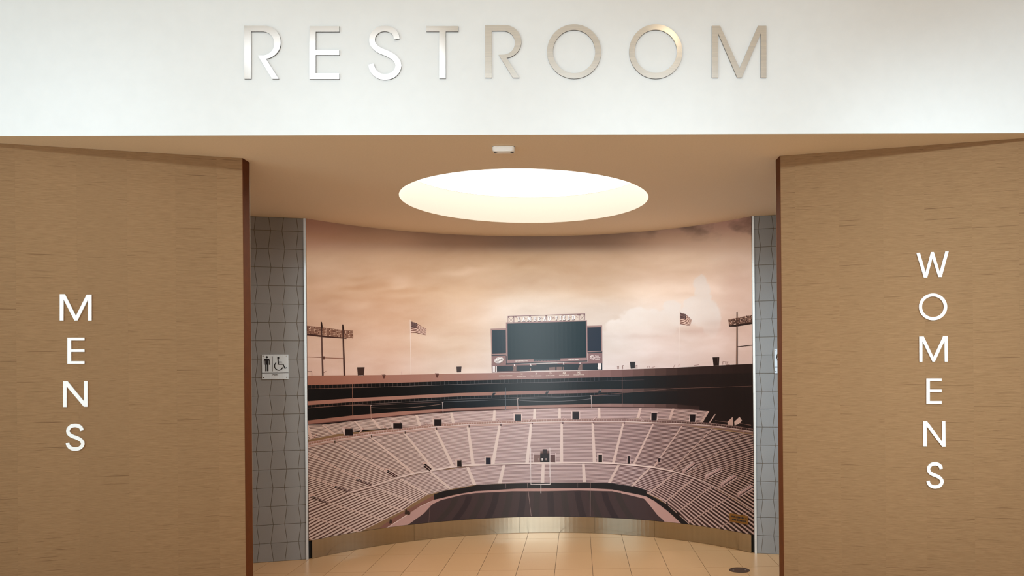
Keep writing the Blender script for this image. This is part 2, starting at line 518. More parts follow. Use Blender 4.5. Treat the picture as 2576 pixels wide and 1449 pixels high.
# plain passage walls further out
xl0 = (b0[0] - (b0[3] - b0[0]) / 3 * 5); xr1 = b1[1] + sp * 5
struct(box_obj('wall_passage_left', (-2.4, 0.0, 0), (xl0, 0.16, CEIL), M['corridor'], None, TL.m))
struct(box_obj('wall_passage_right', (xr1, 0.0, 0), (2.4, 0.16, CEIL), M['corridor'], None, TR.m))
struct(box_obj('wall_end_left', (-4.6, FASC + 0.1, 0), (-4.45, 6.4, CEIL), M['corridor']))
struct(box_obj('wall_end_right', (3.7, FASC + 0.1, 0), (3.85, 6.4, CEIL), M['corridor']))

# ------------------------------------------------------------------ curved wall, skirting, edge trims
DS = 0.04                                    # facet width along the curve
NS = int(math.ceil(2 * TH1 * MR / DS)); DS = 2 * TH1 * MR / NS
S0, S1 = TH0 * MR, TH1 * MR
BASE_H = 0.145
def on_curve(s, z, off):
    """Point on the (faceted) curved wall, 'off' metres in front of it."""
    k = (s - S0) / DS
    i = max(0, min(NS - 1, int(math.floor(k)))); fr_ = k - i
    ta, tb = TH0 + i * DS / MR, TH0 + (i + 1) * DS / MR
    r = MR - off
    xa, ya, xb, yb = r * math.sin(ta), r * math.cos(ta), r * math.sin(tb), r * math.cos(tb)
    return (MX + xa + (xb - xa) * fr_, MY + ya + (yb - ya) * fr_, z)

def curved_slab(name, s0, s1, z0, z1, off0, off1, mat, parent=None):
    cuts = [s0] + [S0 + i * DS for i in range(NS + 1) if s0 + 1e-6 < S0 + i * DS < s1 - 1e-6] + [s1]
    vs, fs = [], []
    for s in cuts:
        vs += [on_curve(s, z0, off0), on_curve(s, z1, off0), on_curve(s, z1, off1), on_curve(s, z0, off1)]
    for i in range(len(cuts) - 1):
        a, b = 4 * i, 4 * i + 4
        for k in range(4):
            l = (k + 1) % 4
            fs.append((a + k, a + l, b + l, b + k))
    fs.append((0, 1, 2, 3)); q = 4 * (len(cuts) - 1); fs.append((q + 3, q + 2, q + 1, q))
    bm = bmesh.new(); vv = [bm.verts.new(p) for p in vs]
    for f_ in fs:
        bm.faces.new([vv[i] for i in f_])
    o = bm_obj(name, bm, mat, parent)
    return o
struct(curved_slab('wall_back', S0, S1, 0, CEIL, -0.12, -0.012, M['dark']), 'curved back wall of the entrance niche')

def cyl_hit(px, py):
    a, d, b = ray(px, py)
    A = a * a + d * d; B = -2 * (a * MX + d * MY); C = MX * MX + MY * MY - MR * MR
    D = B * B - 4 * A * C
    t = (-B + math.sqrt(max(D, 0.0))) / (2 * A)
    th = math.atan2(a * t - MX, d * t - MY)
    return th * MR, EYE + b * t

base = struct(empty('baseboard_back', (MX, MY + MR, 0)), 'brushed steel skirting along the curved wall')
cuts = [S0 + 0.022] + [cyl_hit(p, 1340)[0] for p in (1041, 1306.5, 1497, 1648)] + [S1 - 0.022]
for a, b in zip(cuts[:-1], cuts[1:]):
    p = curved_slab('skirting_panel', a + 0.0009, b - 0.0009, 0.002, BASE_H, -0.012, 0.010, M['steel_base'])
    p.parent = base; p.matrix_parent_inverse = Matrix.Translation(-base.location)
for k, (fr, sgn) in enumerate(((TL, -1), (TR, 1))):
    s = S0 if sgn < 0 else S1
    p = on_curve(s, 0, 0)
    t = struct(box_obj('trim_%d' % (k + 1), (-0.003 if sgn < 0 else -0.0145, -0.008, 0), (0.0145 if sgn < 0 else 0.003, 0.02, CEIL), M['trim'], None, fr.at(sgn * 0.004, 0)), 'slim vertical metal edge strip beside the mural')

# ------------------------------------------------------------------ the printed mural
mural = tag(empty('stadium_mural', (MX, MY + MR, 0)), 'large curved sepia photo mural of an empty stadium with scoreboard', 'mural')
MINV = Matrix.Translation(-mural.location)
INK = np.array([0.80, 0.865, 0.965])                                    # ink density: photographed tone to paper reflectance
def ink(c):
    return tuple(float(v * k) for v, k in zip(lin(c), INK))

def clip_axis(poly, ax, lim, keep_less):
    out = []
    n = len(poly)
    for i in range(n):
        a, b = poly[i], poly[(i + 1) % n]
        ia = (a[ax] <= lim) if keep_less else (a[ax] >= lim)
        ib = (b[ax] <= lim) if keep_less else (b[ax] >= lim)
        if ia:
            out.append(a)
        if ia != ib:
            t = (lim - a[ax]) / (b[ax] - a[ax])
            out.append((a[0] + (b[0] - a[0]) * t, a[1] + (b[1] - a[1]) * t))
    return out

PX0, PX1, PY1 = 752.0, 1912.0, 1440.0
ZB = BASE_H + 0.001
class Print:
    def __init__(self, name):
        self.name = name; self.v = []; self.f = []; self.c = []
    def _emit(self, tri, col, off):
        s_lo = min(p[0] for p in tri); s_hi = max(p[0] for p in tri)
        i0 = max(0, int(math.floor((s_lo - S0) / DS))); i1 = min(NS - 1, int(math.floor((s_hi - S0) / DS)))
        for i in range(i0, i1 + 1):
            a, b = S0 + i * DS, S0 + (i + 1) * DS
            q = tri
            if s_lo < a: q = clip_axis(q, 0, a, False)
            if len(q) > 2 and s_hi > b: q = clip_axis(q, 0, b, True)
            if len(q) < 3:
                continue
            k = len(self.v)
            for s, z in q:
                self.v.append(on_curve(min(max(s, a + 1e-7), b - 1e-7), z, off))
            self.f.append(tuple(range(k, k + len(q)))); self.c.append(col)
    def poly(self, pts, col, layer, convex=False):
        """pts: outline as seen in the photograph; it is laid onto the curved wall where it is printed."""
        pts = clip_axis(clip_axis(clip_axis([tuple(map(float, p)) for p in pts], 0, PX0, False) or [], 0, PX1, True) or [], 1, PY1, True) if pts else []
        if len(pts) < 3:
            return
        dense = []
        for i, a in enumerate(pts):
            b = pts[(i + 1) % len(pts)]
            m = max(1, int(math.hypot(b[0] - a[0], b[1] - a[1]) / 14))
            for k in range(m):
                dense.append((a[0] + (b[0] - a[0]) * k / m, a[1] + (b[1] - a[1]) * k / m))
        sz = [cyl_hit(*p) for p in dense]
        col = ink(col) if len(col) == 3 else col[:3]
        off = 0.0006 + layer * 0.00035
        for t in tessellate_polygon([[Vector((p[0], p[1], 0)) for p in sz]]):
            tri = [sz[i] for i in t]
            for ax, lim, less in ((0, S0, False), (0, S1, True), (1, ZB, False), (1, CEIL, True)):
                tri = clip_axis(tri, ax, lim, less)
                if len(tri) < 3:
                    break
            if len(tri) >= 3:
                self._emit(tri, col, off)
    def line(self, pts, w, col, layer):
        for a, b in zip(pts[:-1], pts[1:]):
            dx, dy = b[0] - a[0], b[1] - a[1]; L = math.hypot(dx, dy) or 1
            nx, ny = -dy / L * w / 2, dx / L * w / 2
            self.poly([(a[0] + nx, a[1] + ny), (b[0] + nx, b[1] + ny), (b[0] - nx, b[1] - ny), (a[0] - nx, a[1] - ny)], col, layer)
    def rect(self, x0, y0, x1, y1, col, layer):
        self.poly([(x0, y0), (x1, y0), (x1, y1), (x0, y1)], col, layer)
    def build(self, label=None):
        if not self.f:
            return None
        o = mesh_obj(self.name, self.v, self.f, M['ink'], mural)
        o.matrix_parent_inverse = MINV
        me = o.data
        at = me.color_attributes.new('ink', 'FLOAT_COLOR', 'CORNER')
        buf = np.ones((len(me.loops), 4), dtype=np.float32)
        k = 0
        for f_, c in zip(self.f, self.c):
            buf[k:k + len(f_), :3] = c; k += len(f_)
        at.data.foreach_set('color', buf.ravel())
        if label:
            o['label'] = label
        return o

# --- sky: a finely divided sheet with cloud tones and the ceiling-edge shade painted in
rng = np.random.default_rng(3)
def value_noise(x, y, seed):
    r = np.random.default_rng(seed).random((64, 64))
    xi, yi = np.floor(x).astype(int), np.floor(y).astype(int)
    fx, fy = x - xi, y - yi
    fx = fx * fx * (3 - 2 * fx); fy = fy * fy * (3 - 2 * fy)
    g = lambda a, b: r[a % 64, b % 64]
    return (g(xi, yi) * (1 - fx) + g(xi + 1, yi) * fx) * (1 - fy) + (g(xi, yi + 1) * (1 - fx) + g(xi + 1, yi + 1) * fx) * fy
def fbm(x, y, seed, octv=5):
    t, a, s = 0.0, 0.5, 0.0
    for i in range(octv):
        t = t + a * value_noise(x * 2 ** i + 7.3 * i, y * 2 ** i + 3.1 * i, seed + i); s += a; a *= 0.5
    return t / s

GXS = np.array([780, 950, 1150, 1330, 1500, 1700, 1885], float)
GYS = np.array([560, 612, 645, 720, 790, 860, 935], float)
GC = np.array([  # print darkened below the ceiling edge, lightened where the lamplight falls short
    [(204, 158, 136), (232, 186, 156), (244, 204, 166), (226, 180, 143), (219, 175, 144), (216, 174, 147), (215, 173, 150)],
    [(184, 146, 120), (218, 176, 144), (240, 198, 158), (219, 173, 136), (216, 172, 140), (215, 173, 145), (216, 176, 153)],
    [(150, 119, 98), (184, 147, 120), (223, 182, 142), (215, 176, 141), (213, 178, 150), (214, 183, 158), (216, 189, 170)],
    [(138, 110, 90), (160, 128, 104), (218, 179, 137), (208, 176, 146), (207, 185, 167), (209, 192, 179), (212, 193, 184)],
    [(142, 114, 96), (170, 137, 113), (222, 184, 147), (213, 181, 152), (210, 190, 174), (209, 192, 180), (210, 190, 180)],
    [(190, 151, 130), (230, 191, 161), (248, 212, 178), (240, 207, 181), (228, 203, 185), (217, 190, 175), (215, 189, 178)],
    [(208, 160, 139), (240, 202, 172), (246, 210, 183), (240, 204, 182), (233, 198, 179), (226, 191, 174), (223, 192, 179)]], float)
def sky_color(px, py):
    ix = np.clip(np.searchsorted(GXS, px) - 1, 0, len(GXS) - 2); iy = np.clip(np.searchsorted(GYS, py) - 1, 0, len(GYS) - 2)
    fx = np.clip((px - GXS[ix]) / (GXS[ix + 1] - GXS[ix]), 0, 1)[:, None]; fy = np.clip((py - GYS[iy]) / (GYS[iy + 1] - GYS[iy]), 0, 1)[:, None]
    fx = fx * fx * (3 - 2 * fx); fy = fy * fy * (3 - 2 * fy)
    c = (GC[ix, iy] * (1 - fx) + GC[ix + 1, iy] * fx) * (1 - fy) + (GC[ix, iy + 1] * (1 - fx) + GC[ix + 1, iy + 1] * fx) * fy
    # wind-drawn streaks
    wx = px + 40 * (fbm(px / 140, py / 70, 40) - 0.5); wy = py + 0.10 * (px - 1330) * np.where(px < 1330, 0.4, -0.1) + 26 * (fbm(px / 90, py / 60, 50) - 0.5)
    n1 = fbm(wx / 150, wy / 38, 11); n2 = fbm(wx / 60, wy / 20, 23, 4)
    d = (n1 - 0.5) * 30 + (n2 - 0.5) * 18
    fade = np.clip((py - 600) / 60, 0.35, 1)
    c = c + (d * fade)[:, None] * np.array([0.75, 0.95, 1.1])
    # bright wisps over the left half
    w = np.zeros_like(px)
    for cx_, cy_, rx_, ry_, a in ((960, 672, 36, 10, 10), (1010, 690, 26, 12, 14), (1000, 708, 34, 8, 14), (850, 690, 60, 9, 12), (800, 700, 40, 8, 10),
                                  (1165, 680, 52, 10, 12), (1215, 672, 30, 6, 10), (1020, 733, 50, 7, 12), (1060, 716, 26, 5, 8)):
        w += a * np.exp(-((wx - cx_) / rx_) ** 2 - ((wy - cy_) / ry_) ** 2)
    for cx_, cy_, rx_, ry_, a in ((930, 676, 44, 7, -9), (900, 700, 50, 9, -11), (840, 730, 80, 10, -8), (960, 700, 24, 8, -8), (1010, 716, 40, 5, -7)):
        w += a * np.exp(-((wx - cx_) / rx_) ** 2 - ((wy - cy_) / ry_) ** 2)
    c = c + w[:, None] * np.array([0.8, 1.0, 1.15])
    # heaped white clouds on the right
    qx = px + 30 * (fbm(px / 34, py / 34, 61) - 0.5) + 10 * (fbm(px / 10, py / 10, 64, 3) - 0.5)
    qy = py + 26 * (fbm(px / 34, py / 34, 67) - 0.5) + 10 * (fbm(px / 10, py / 10, 69, 3) - 0.5)
    fld = np.full_like(px, -1.0)
    for cx_, cy_, rx_, ry_ in ((1763, 712, 17, 22), (1766, 745, 25, 36), (1735, 752, 18, 14), (1758, 785, 46, 40), (1786, 800, 26, 50), (1690, 765, 22, 20), (1695, 795, 46, 30),
                           (1625, 800, 66, 34), (1570, 822, 60, 26), (1640, 826, 70, 24), (1600, 790, 30, 22)):
        fld = np.maximum(fld, 1 - np.sqrt(((qx - cx_) / rx_) ** 2 + ((qy - cy_) / ry_) ** 2))
    m = np.clip(fld / 0.22, 0, 1); m = m * m * (3 - 2 * m)
    m = m * np.clip((862 - py) / 55, 0, 1) * (0.45 + 0.3 * fbm(px / 40, py / 30, 88))
    c = c * (1 - m[:, None]) + np.array([230, 216, 205]) * m[:, None]
    # low cloud bank shadows
    sh = 0
    for cx_, cy_, rx_, ry_, a in ((1610, 846, 70, 6, -10), (1740, 834, 60, 7, -14), (1795, 812, 30, 12, -12), (1850, 830, 60, 8, -8), (1150, 840, 70, 7, -5), (1230, 855, 60, 5, -5)):
        sh = sh + a * np.exp(-((px - cx_) / rx_) ** 2 - ((py - cy_) / ry_) ** 2)
    c = c + np.asarray(sh)[:, None] * np.array([0.8, 1.0, 1.0])
    # dark ragged cloud along the top right
    q = np.clip((fbm(px / 60, py / 26, 97) - 0.46) * 5, 0, 1) * np.clip((612 - py - 0.02 * (1890 - px)) / 26, 0, 1) * np.clip((px - 1540) / 120, 0, 1)
    c = c * (1 - 0.26 * q[:, None])
    return np.clip(c, 0, 250)

SUB = 4
nu = NS * SUB
zs = np.linspace(1.36, CEIL, 125)
grid_s = [S0 + j * DS / SUB for j in range(nu + 1)]
vs = []; pxs = []
for j, s in enumerate(grid_s):
    i = min(j // SUB, NS - 1)
    fr_ = (j - i * SUB) / SUB
    ta, tb = TH0 + i * DS / MR, TH0 + (i + 1) * DS / MR
    r = MR - 0.0004
    x = MX + r * (math.sin(ta) * (1 - fr_) + math.sin(tb) * fr_); y = MY + r * (math.cos(ta) * (1 - fr_) + math.cos(tb) * fr_)
    for z in zs:
        vs.append((x, y, float(z))); pxs.append(project(x, y, float(z)))
nz_ = len(zs)
fs = [(j * nz_ + k, (j + 1) * nz_ + k, (j + 1) * nz_ + k + 1, j * nz_ + k + 1) for j in range(nu) for k in range(nz_ - 1)]
pxs = np.array(pxs)
cols = sky_color(pxs[:, 0], pxs[:, 1])
sky_o = mesh_obj('sky_print', vs, fs, M['ink'], mural)
sky_o.matrix_parent_inverse = MINV
at = sky_o.data.color_attributes.new('ink', 'FLOAT_COLOR', 'POINT')
cl = cols / 255.0
cl = np.where(cl <= 0.04045, cl / 12.92, ((cl + 0.055) / 1.055) ** 2.4) * INK
buf = np.ones((len(vs), 4), dtype=np.float32); buf[:, :3] = cl
at.data.foreach_set('color', buf.ravel())
# backing board of the mural
bk = curved_slab('backing_board', S0 + 0.004, S1 - 0.004, BASE_H + 0.001, CEIL, -0.012, 0.0, M['core'], None)
bk.parent = mural; bk.matrix_parent_inverse = MINV

# crop helpers: coordinates measured in enlarged views of the photograph
def cv(ox, oy, k):
    return lambda *p: [(ox + x / k, oy + y / k) for x, y in p]
A_ = cv(760, 980, 6.44); B_ = cv(1140, 980, 6.44); C_ = cv(1520, 980, 6.44)
D_ = cv(760, 1180, 5.3875); E_ = cv(1140, 1180, 5.3875); G_ = cv(1520, 1180, 5.367)
Ls = cv(760, 740, 5.5725); Cs = cv(1160, 740, 5.5725); Rs = cv(1540, 740, 5.573)
S1c = cv(1230, 780, 17.173); S2c = cv(1370, 780, 17.173); S3c = cv(1230, 880, 17.173); S4c = cv(1370, 880, 17.173)
def interp(cur, x):
    return float(np.interp(x, [p[0] for p in cur], [p[1] for p in cur]))
def mix3(x, stops):
    return tuple(float(np.interp(x, [s[0] for s in stops], [s[1][k] for s in stops])) for k in range(3))
def band(P, top, bot, x0, x1, cols_, layer, step=28):
    xs_ = np.arange(x0, x1 + step, step); xs_[-1] = x1
    for a, b in zip(xs_[:-1], xs_[1:]):
        P.poly([(a, interp(top, a)), (b, interp(top, b)), (b, interp(bot, b)), (a, interp(bot, a))], mix3((a + b) / 2, cols_), layer)

par_t = [(752, 945.5), (772, 945), (1000, 943), (1160, 939.5), (1237, 938.5), (1560, 930), (1700, 925), (1912, 914)]
par_b = [(752, 969.5), (772, 969), (1000, 963), (1160, 957.5), (1560, 948), (1700, 943.5), (1912, 937)]
b2_t = [(752, 1011), (772, 1009.5), (887, 1002), (1160, 988.5), (1330, 983), (1560, 978.5), (1700, 975), (1912, 968)]
b2_b = [(752, 1021), (772, 1019.5), (887, 1011), (1160, 996.5), (1330, 992), (1560, 986.5), (1700, 984), (1912, 977)]
b3_t = [(752, 1060), (772, 1058), (887, 1045), (1000, 1036), (1160, 1026), (1330, 1020), (1540, 1015), (1700, 1017), (1800, 1026), (1912, 1040)]
tA_t = [(752, 1072), (772, 1069), (895, 1056), (942, 1053), (1049, 1042), (1140, 1034.5), (1244, 1032), (1345, 1028), (1407, 1026.6), (1506, 1025), (1611, 1025.8), (1694, 1027.4), (1782, 1033.6), (1912, 1050)]
tA_b = [(752, 1108), (785, 1104), (842, 1092), (957, 1081), (1055, 1071.6), (1140, 1064), (1241, 1057.6), (1345, 1056), (1407, 1054.5), (1506, 1053.8), (1604, 1052), (1684, 1056), (1762, 1062), (1830, 1070), (1912, 1084)]
wk = [(752, 1126), (772, 1122.5), (839, 1109), (931, 1095), (1015, 1085.6), (1095, 1076), (1179, 1070), (1256, 1067), (1336, 1063.5), (1412, 1062), (1492, 1061.5), (1567, 1061.5), (1643, 1064.6), (1716, 1067.7), (1793, 1073), (1869, 1084), (1912, 1091)]
fw_t = [(1091, 1244), (1113, 1235.7), (1160, 1228), (1205, 1219), (1288, 1216), (1361, 1214), (1474, 1213.4), (1540, 1215), (1557, 1218), (1594.5, 1224), (1626, 1232)]

DARKC = [(772, (14, 8, 6)), (1000, (14, 10, 9)), (1200, (20, 28, 33)), (1420, (20, 29, 34)), (1600, (24, 22, 22)), (1750, (32, 20, 17)), (1892, (26, 16, 13))]  # bluish middle stops paint in part of the hall light's sheen
st = Print('grandstand_print')
# dark glazed club levels
band(st, par_b, tA_b, 752, 1912, DARKC, 1)
# terracotta parapets
TERR = [(772, (160, 102, 80)), (900, (160, 104, 84)), (1100, (158, 112, 96)), (1330, (148, 114, 108)), (1500, (132, 98, 92)), (1570, (110, 76, 70)), (1640, (84, 58, 50)), (1720, (52, 34, 29)), (1892, (34, 20, 16))]
band(st, par_t, par_b, 752, 1912, TERR, 2)
T2 = [(772, (164, 108, 88)), (1160, (156, 114, 98)), (1400, (140, 106, 100)), (1560, (104, 76, 70)), (1640, (62, 44, 38)), (1710, (34, 22, 18)), (1892, (26, 16, 13))]
band(st, b2_t, b2_b, 752, 1720, T2, 2)
T3 = [(772, (150, 98, 80)), (1000, (158, 108, 90)), (1330, (158, 120, 108)), (1540, (142, 106, 96)), (1640, (104, 74, 66)), (1720, (52, 34, 29)), (1892, (26, 16, 13))]
band(st, b3_t, [(x, y - 2.0) for x, y in tA_t], 752, 1760, T3, 2)
band(st, [(x, y - 2.0) for x, y in tA_t], [(x, y + 0.5) for x, y in tA_t], 752, 1760, [(772, (84, 50, 44)), (1700, (70, 46, 42))], 3)
# window mullions and sills
for x in np.arange(783, 1575, 10.8):
    k = mix3(x, [(772, (96, 62, 48)), (1160, (84, 84, 84)), (1500, (70, 70, 76)), (1575, (44, 38, 38))])
    y = interp(par_b, x); st.line([(x, y), (x, y + 9.2)], 0.8, k, 3)
    y = interp(b2_b, x); st.line([(x, y), (x, y + 7)], 0.7, k, 3)
def along(P, cur, dy, x0, x1, w, col, layer, step=24):
    xs_ = list(np.arange(x0, x1, step)) + [x1]
    for a, b in zip(xs_[:-1], xs_[1:]):
        P.line([(a, interp(cur, a) + dy), (b, interp(cur, b) + dy)], w, col if not isinstance(col, list) else mix3(a, col), layer)
SILL = [(772, (140, 92, 72)), (1100, (110, 100, 96)), (1500, (92, 86, 90)), (1620, (60, 44, 40))]
along(st, par_b, 9.4, 760, 1620, 1.0, SILL, 3)
along(st, b2_b, 7.4, 760, 1560, 0.9, SILL, 3)
# slim poles
for x, y0, y1 in ((886.5, 966, 1046), (1271.6, 975, 1031), (1565, 922, 1016)):
    st.line([(x, y0), (x + 0.6, y1)], 1.4, mix3(x, [(880, (150, 100, 78)), (1271, (90, 96, 100)), (1565, (110, 80, 74))]), 4)
# loudspeakers on the middle parapet
for x, y in ((1242, 991), (1376, 987.5), (1509, 984.5)):
    st.poly([(x - 4.5, y + 3), (x - 2, y - 3), (x + 4, y - 4), (x + 4.5, y - 1), (x + 1, y + 4)], (44, 46, 50), 5)
    st.line([(x - 1, y - 3.2), (x + 4, y - 3.8)], 0.9, (170, 160, 150), 6)
for x, y in ((965, 948), (1099, 946)):
    st.poly([(x - 4, y - 5), (x + 5, y - 5), (x + 2, y + 4), (x - 1, y + 4)], (86, 48, 38), 5)

# ---- seating: sections between aisles, each with its bench rows
LIGHT = [(772, (214, 180, 160)), (1000, (214, 182, 164)), (1250, (212, 182, 172)), (1450, (206, 174, 164)), (1600, (196, 160, 150)), (1750, (190, 152, 138)), (1892, (184, 146, 128))]
SHADE = [(772, (88, 54, 44)), (950, (96, 62, 52)), (1150, (122, 88, 82)), (1330, (122, 91, 88)), (1480, (113, 82, 78)), (1600, (91, 60, 57)), (1720, (68, 42, 37)), (1892, (41, 22, 19))]
AISLE = [(772, (206, 166, 146)), (1100, (214, 182, 164)), (1330, (222, 196, 182)), (1560, (206, 172, 156)), (1700, (196, 158, 142)), (1892, (160, 122, 106))]
def lerp(a, b, t):
    return (a[0] + (b[0] - a[0]) * t, a[1] + (b[1] - a[1]) * t)
def section(P, a, b, rows, layer, duty, gamma=1.0, last=True):
    """a and b: the two bounding aisles, each a polyline from top to bottom."""
    def on(pl, t):
        if len(pl) == 2:
            return lerp(pl[0], pl[1], t)
        return lerp(pl[0], pl[1], t * 2) if t < 0.5 else lerp(pl[1], pl[2], t * 2 - 1)
    xm = (a[0][0] + b[-1][0] + a[-1][0] + b[0][0]) / 4
    P.poly(list(a) + list(reversed(b)), mix3(xm, LIGHT), layer)
    for j in range(rows):
        t0 = ((j + 0.5 - duty / 2) / rows) ** gamma; t1 = ((j + 0.5 + duty / 2) / rows) ** gamma
        l0, r0, l1, r1 = on(a, t0), on(b, t0), on(a, t1), on(b, t1)
        n_ = 2 if abs(r0[0] - l0[0]) > 60 else 1
        for q in range(n_):
            p0, p1 = lerp(l0, r0, q / n_), lerp(l0, r0, (q + 1) / n_); p2, p3 = lerp(l1, r1, (q + 1) / n_), lerp(l1, r1, q / n_)
            x = (p0[0] + p1[0]) / 2
            if x < 700 or x > 1960:
                pass
            P.poly([p0, p1, p2, p3], mix3(x, SHADE), layer + 1)
def aisle(P, pl, w0, w1, layer, dashed=False):
    n_ = 3
    pts = list(pl)
    L = []
    R = []
    for i, p in enumerate(pts):
        w = w0 + (w1 - w0) * i / (len(pts) - 1)
        L.append((p[0] - w / 2, p[1])); R.append((p[0] + w / 2, p[1]))
    P.poly(L + R[::-1], mix3(pts[0][0], AISLE), layer)

# main tier
tierB = [[(440, 1195), (757, 1291)], [(540, 1168), (825, 1262)], [(645, 1146), (880, 1238)], [(748, 1127), (937, 1222)], [(839, 1112), (1000, 1201)], [(931, 1098), (1040, 1191)],
         [(1016, 1088), (1091, 1182)], [(1095, 1079), (1139, 1173)], [(1177, 1073), (1190, 1169)], [(1257, 1070), (1239.5, 1167)], [(1336, 1066), (1326, 1165)],
         [(1413, 1065), (1412.5, 1163.5)], [(1491, 1064), (1495.6, 1162.5)], [(1568, 1065), (1543, 1165)], [(1643, 1067.5), (1594, 1169)], [(1716, 1071.5), (1645, 1175)],
         [(1792, 1079), (1690, 1184)], [(1869, 1090), (1730, 1196)], [(1950, 1103), (1768, 1210)], [(2035, 1120), (1806, 1228)], [(2120, 1142), (1848, 1252)], [(2200, 1168), (1896, 1284)]]
for a, b in zip(tierB[:-1], tierB[1:]):
    xm = (a[0][0] + b[0][0] + a[1][0] + b[1][0]) / 4
    section(st, a, b, 33, 2, float(np.interp(xm, [772, 1000, 1200, 1450, 1600, 1800], [0.42, 0.42, 0.38, 0.44, 0.52, 0.56])))
for i, a in enumerate(tierB):
    w = float(np.interp(a[0][0], [800, 1000, 1250, 1500, 1650, 1800], [7, 7, 7.5, 7, 5, 3]))
    aisle(st, a, w * 0.8, w * 1.2, 4)
# lower tier
tierC = [[(690, 1328), (838, 1374)], [(757, 1293), (905, 1338)], [(825, 1264), (966, 1308)], [(882, 1240), (1014, 1284)], [(938, 1224), (1042, 1264)], [(1006, 1204), (1076, 1244)], [(1082, 1187), (1134, 1230.5)],
         [(1176, 1174.5), (1194, 1219.5)], [(1268, 1169), (1257, 1216.5)], [(1366.7, 1166), (1364.6, 1214)], [(1467.6, 1165.6), (1470.4, 1213)], [(1557, 1168), (1533, 1215)], [(1636, 1176), (1590, 1223)],
         [(1700, 1188), (1634, 1240)], [(1746, 1203), (1672, 1264)], [(1790, 1224), (1702, 1290)], [(1836, 1250), (1730, 1316)], [(1890, 1284), (1766, 1350)], [(1950, 1326), (1810, 1392)]]
for a, b in zip(tierC[:-1], tierC[1:]):
    xm = (a[0][0] + b[0][0] + a[1][0] + b[1][0]) / 4
    section(st, a, b, 15, 2, float(np.interp(xm, [772, 1000, 1200, 1450, 1600, 1750], [0.42, 0.42, 0.38, 0.42, 0.5, 0.56])))
for a in tierC:
    w = float(np.interp(a[0][0], [800, 1000, 1250, 1500, 1650, 1800], [8, 8, 8, 7.5, 5.5, 4]))
    aisle(st, a, w * 0.9, w * 1.15, 4)
# cross walkway between main and lower tier
mid = [b[1] for b in tierB]
for p, q in zip(mid[:-1], mid[1:]):
    x = (p[0] + q[0]) / 2
    w = float(np.interp(x, [772, 1000, 1400, 1650, 1800], [4, 4.5, 3.4, 4, 3]))
    st.line([(p[0], p[1] + 0.6), (q[0], q[1] + 0.6)], w, mix3(x, [(772, (216, 178, 158)), (1330, (222, 196, 182)), (1650, (220, 184, 168)), (1892, (176, 138, 122))]), 5)
    st.line([(p[0], p[1] + w / 2 + 1.1), (q[0], q[1] + w / 2 + 1.1)], 1.1, mix3(x, SHADE), 5)
# upper tier
tierA = [[(752, 1072), (770, 1108)], A_((80, 575), (150, 800)), A_((330, 572), (520, 730)), A_((850, 505), (985, 655)), A_((1140, 478), (1265, 640)), A_((1850, 408), (1908, 590)), A_((2415, 368), (2450, 535)),
         B_((670, 335), (660, 500)), B_((1320, 312), (1315, 488)), B_((1725, 302), (1722, 482)), B_((2365, 292), (2365, 478)), C_((590, 298), (545, 465)), C_((1120, 308), (1060, 490)), C_((1690, 348), (1570, 535))]
for a, b in zip(tierA[:-1], tierA[1:]):
    section(st, a, b, 9, 2, 0.36)
for a in tierA[1:]:
    aisle(st, a, 5.5, 7.5, 4)
# aisle stairs that catch the light inside the shaded corner
for q in ([(1800, 400), (1690, 560)], ):
    aisle(st, C_(*q), 3, 4, 4)
st.poly(C_((2000, 520), (2085, 440), (2095, 600), (2005, 605)), (186, 146, 128), 5)
st.poly(C_((2110, 520), (2195, 440), (2235, 500), (2180, 560), (2115, 585)), (196, 158, 140), 5)
for y in (505, 560):
    st.line(C_((1800, y - 5), (2000, y + 20)), 1.0, (120, 86, 74), 5)
    st.line(C_((2200, y + 45), (2380, y + 75)), 1.0, (128, 92, 80), 5)
# walkway wall and railing above the main tier
along(st, wk, -6.5, 752, 1912, 6.5, [(772, (160, 112, 94)), (1330, (164, 126, 114)), (1600, (132, 96, 88)), (1700, (90, 62, 55)), (1892, (46, 28, 24))], 5)
along(st, wk, 0.8, 752, 1912, 4.6, [(772, (184, 142, 124)), (1330, (186, 150, 138)), (1892, (120, 86, 74))], 5)
along(st, wk, -1.8, 752, 1912, 1.6, [(772, (214, 178, 160)), (1330, (230, 208, 196)), (1650, (224, 192, 178)), (1892, (190, 152, 136))], 6)
along(st, wk, -8.2, 752, 1912, 0.9, [(772, (200, 162, 144)), (1330, (208, 180, 168)), (1892, (150, 112, 98))], 6)
for x in np.arange(776, 1890, 6.3):
    st.line([(x, interp(wk, x) - 8), (x, interp(wk, x) - 2)], 0.8, mix3(x, [(772, (200, 162, 144)), (1330, (206, 178, 166)), (1892, (140, 102, 90))]), 6)
for a in tierB[4:18]:
    x = a[0][0]; y = interp(wk, x)
    st.rect(x + 1.5, y - 1, x + 4.5, y + 5, mix3(x, [(839, (70, 52, 38)), (1330, (86, 58, 62)), (1700, (150, 112, 102))]), 7)
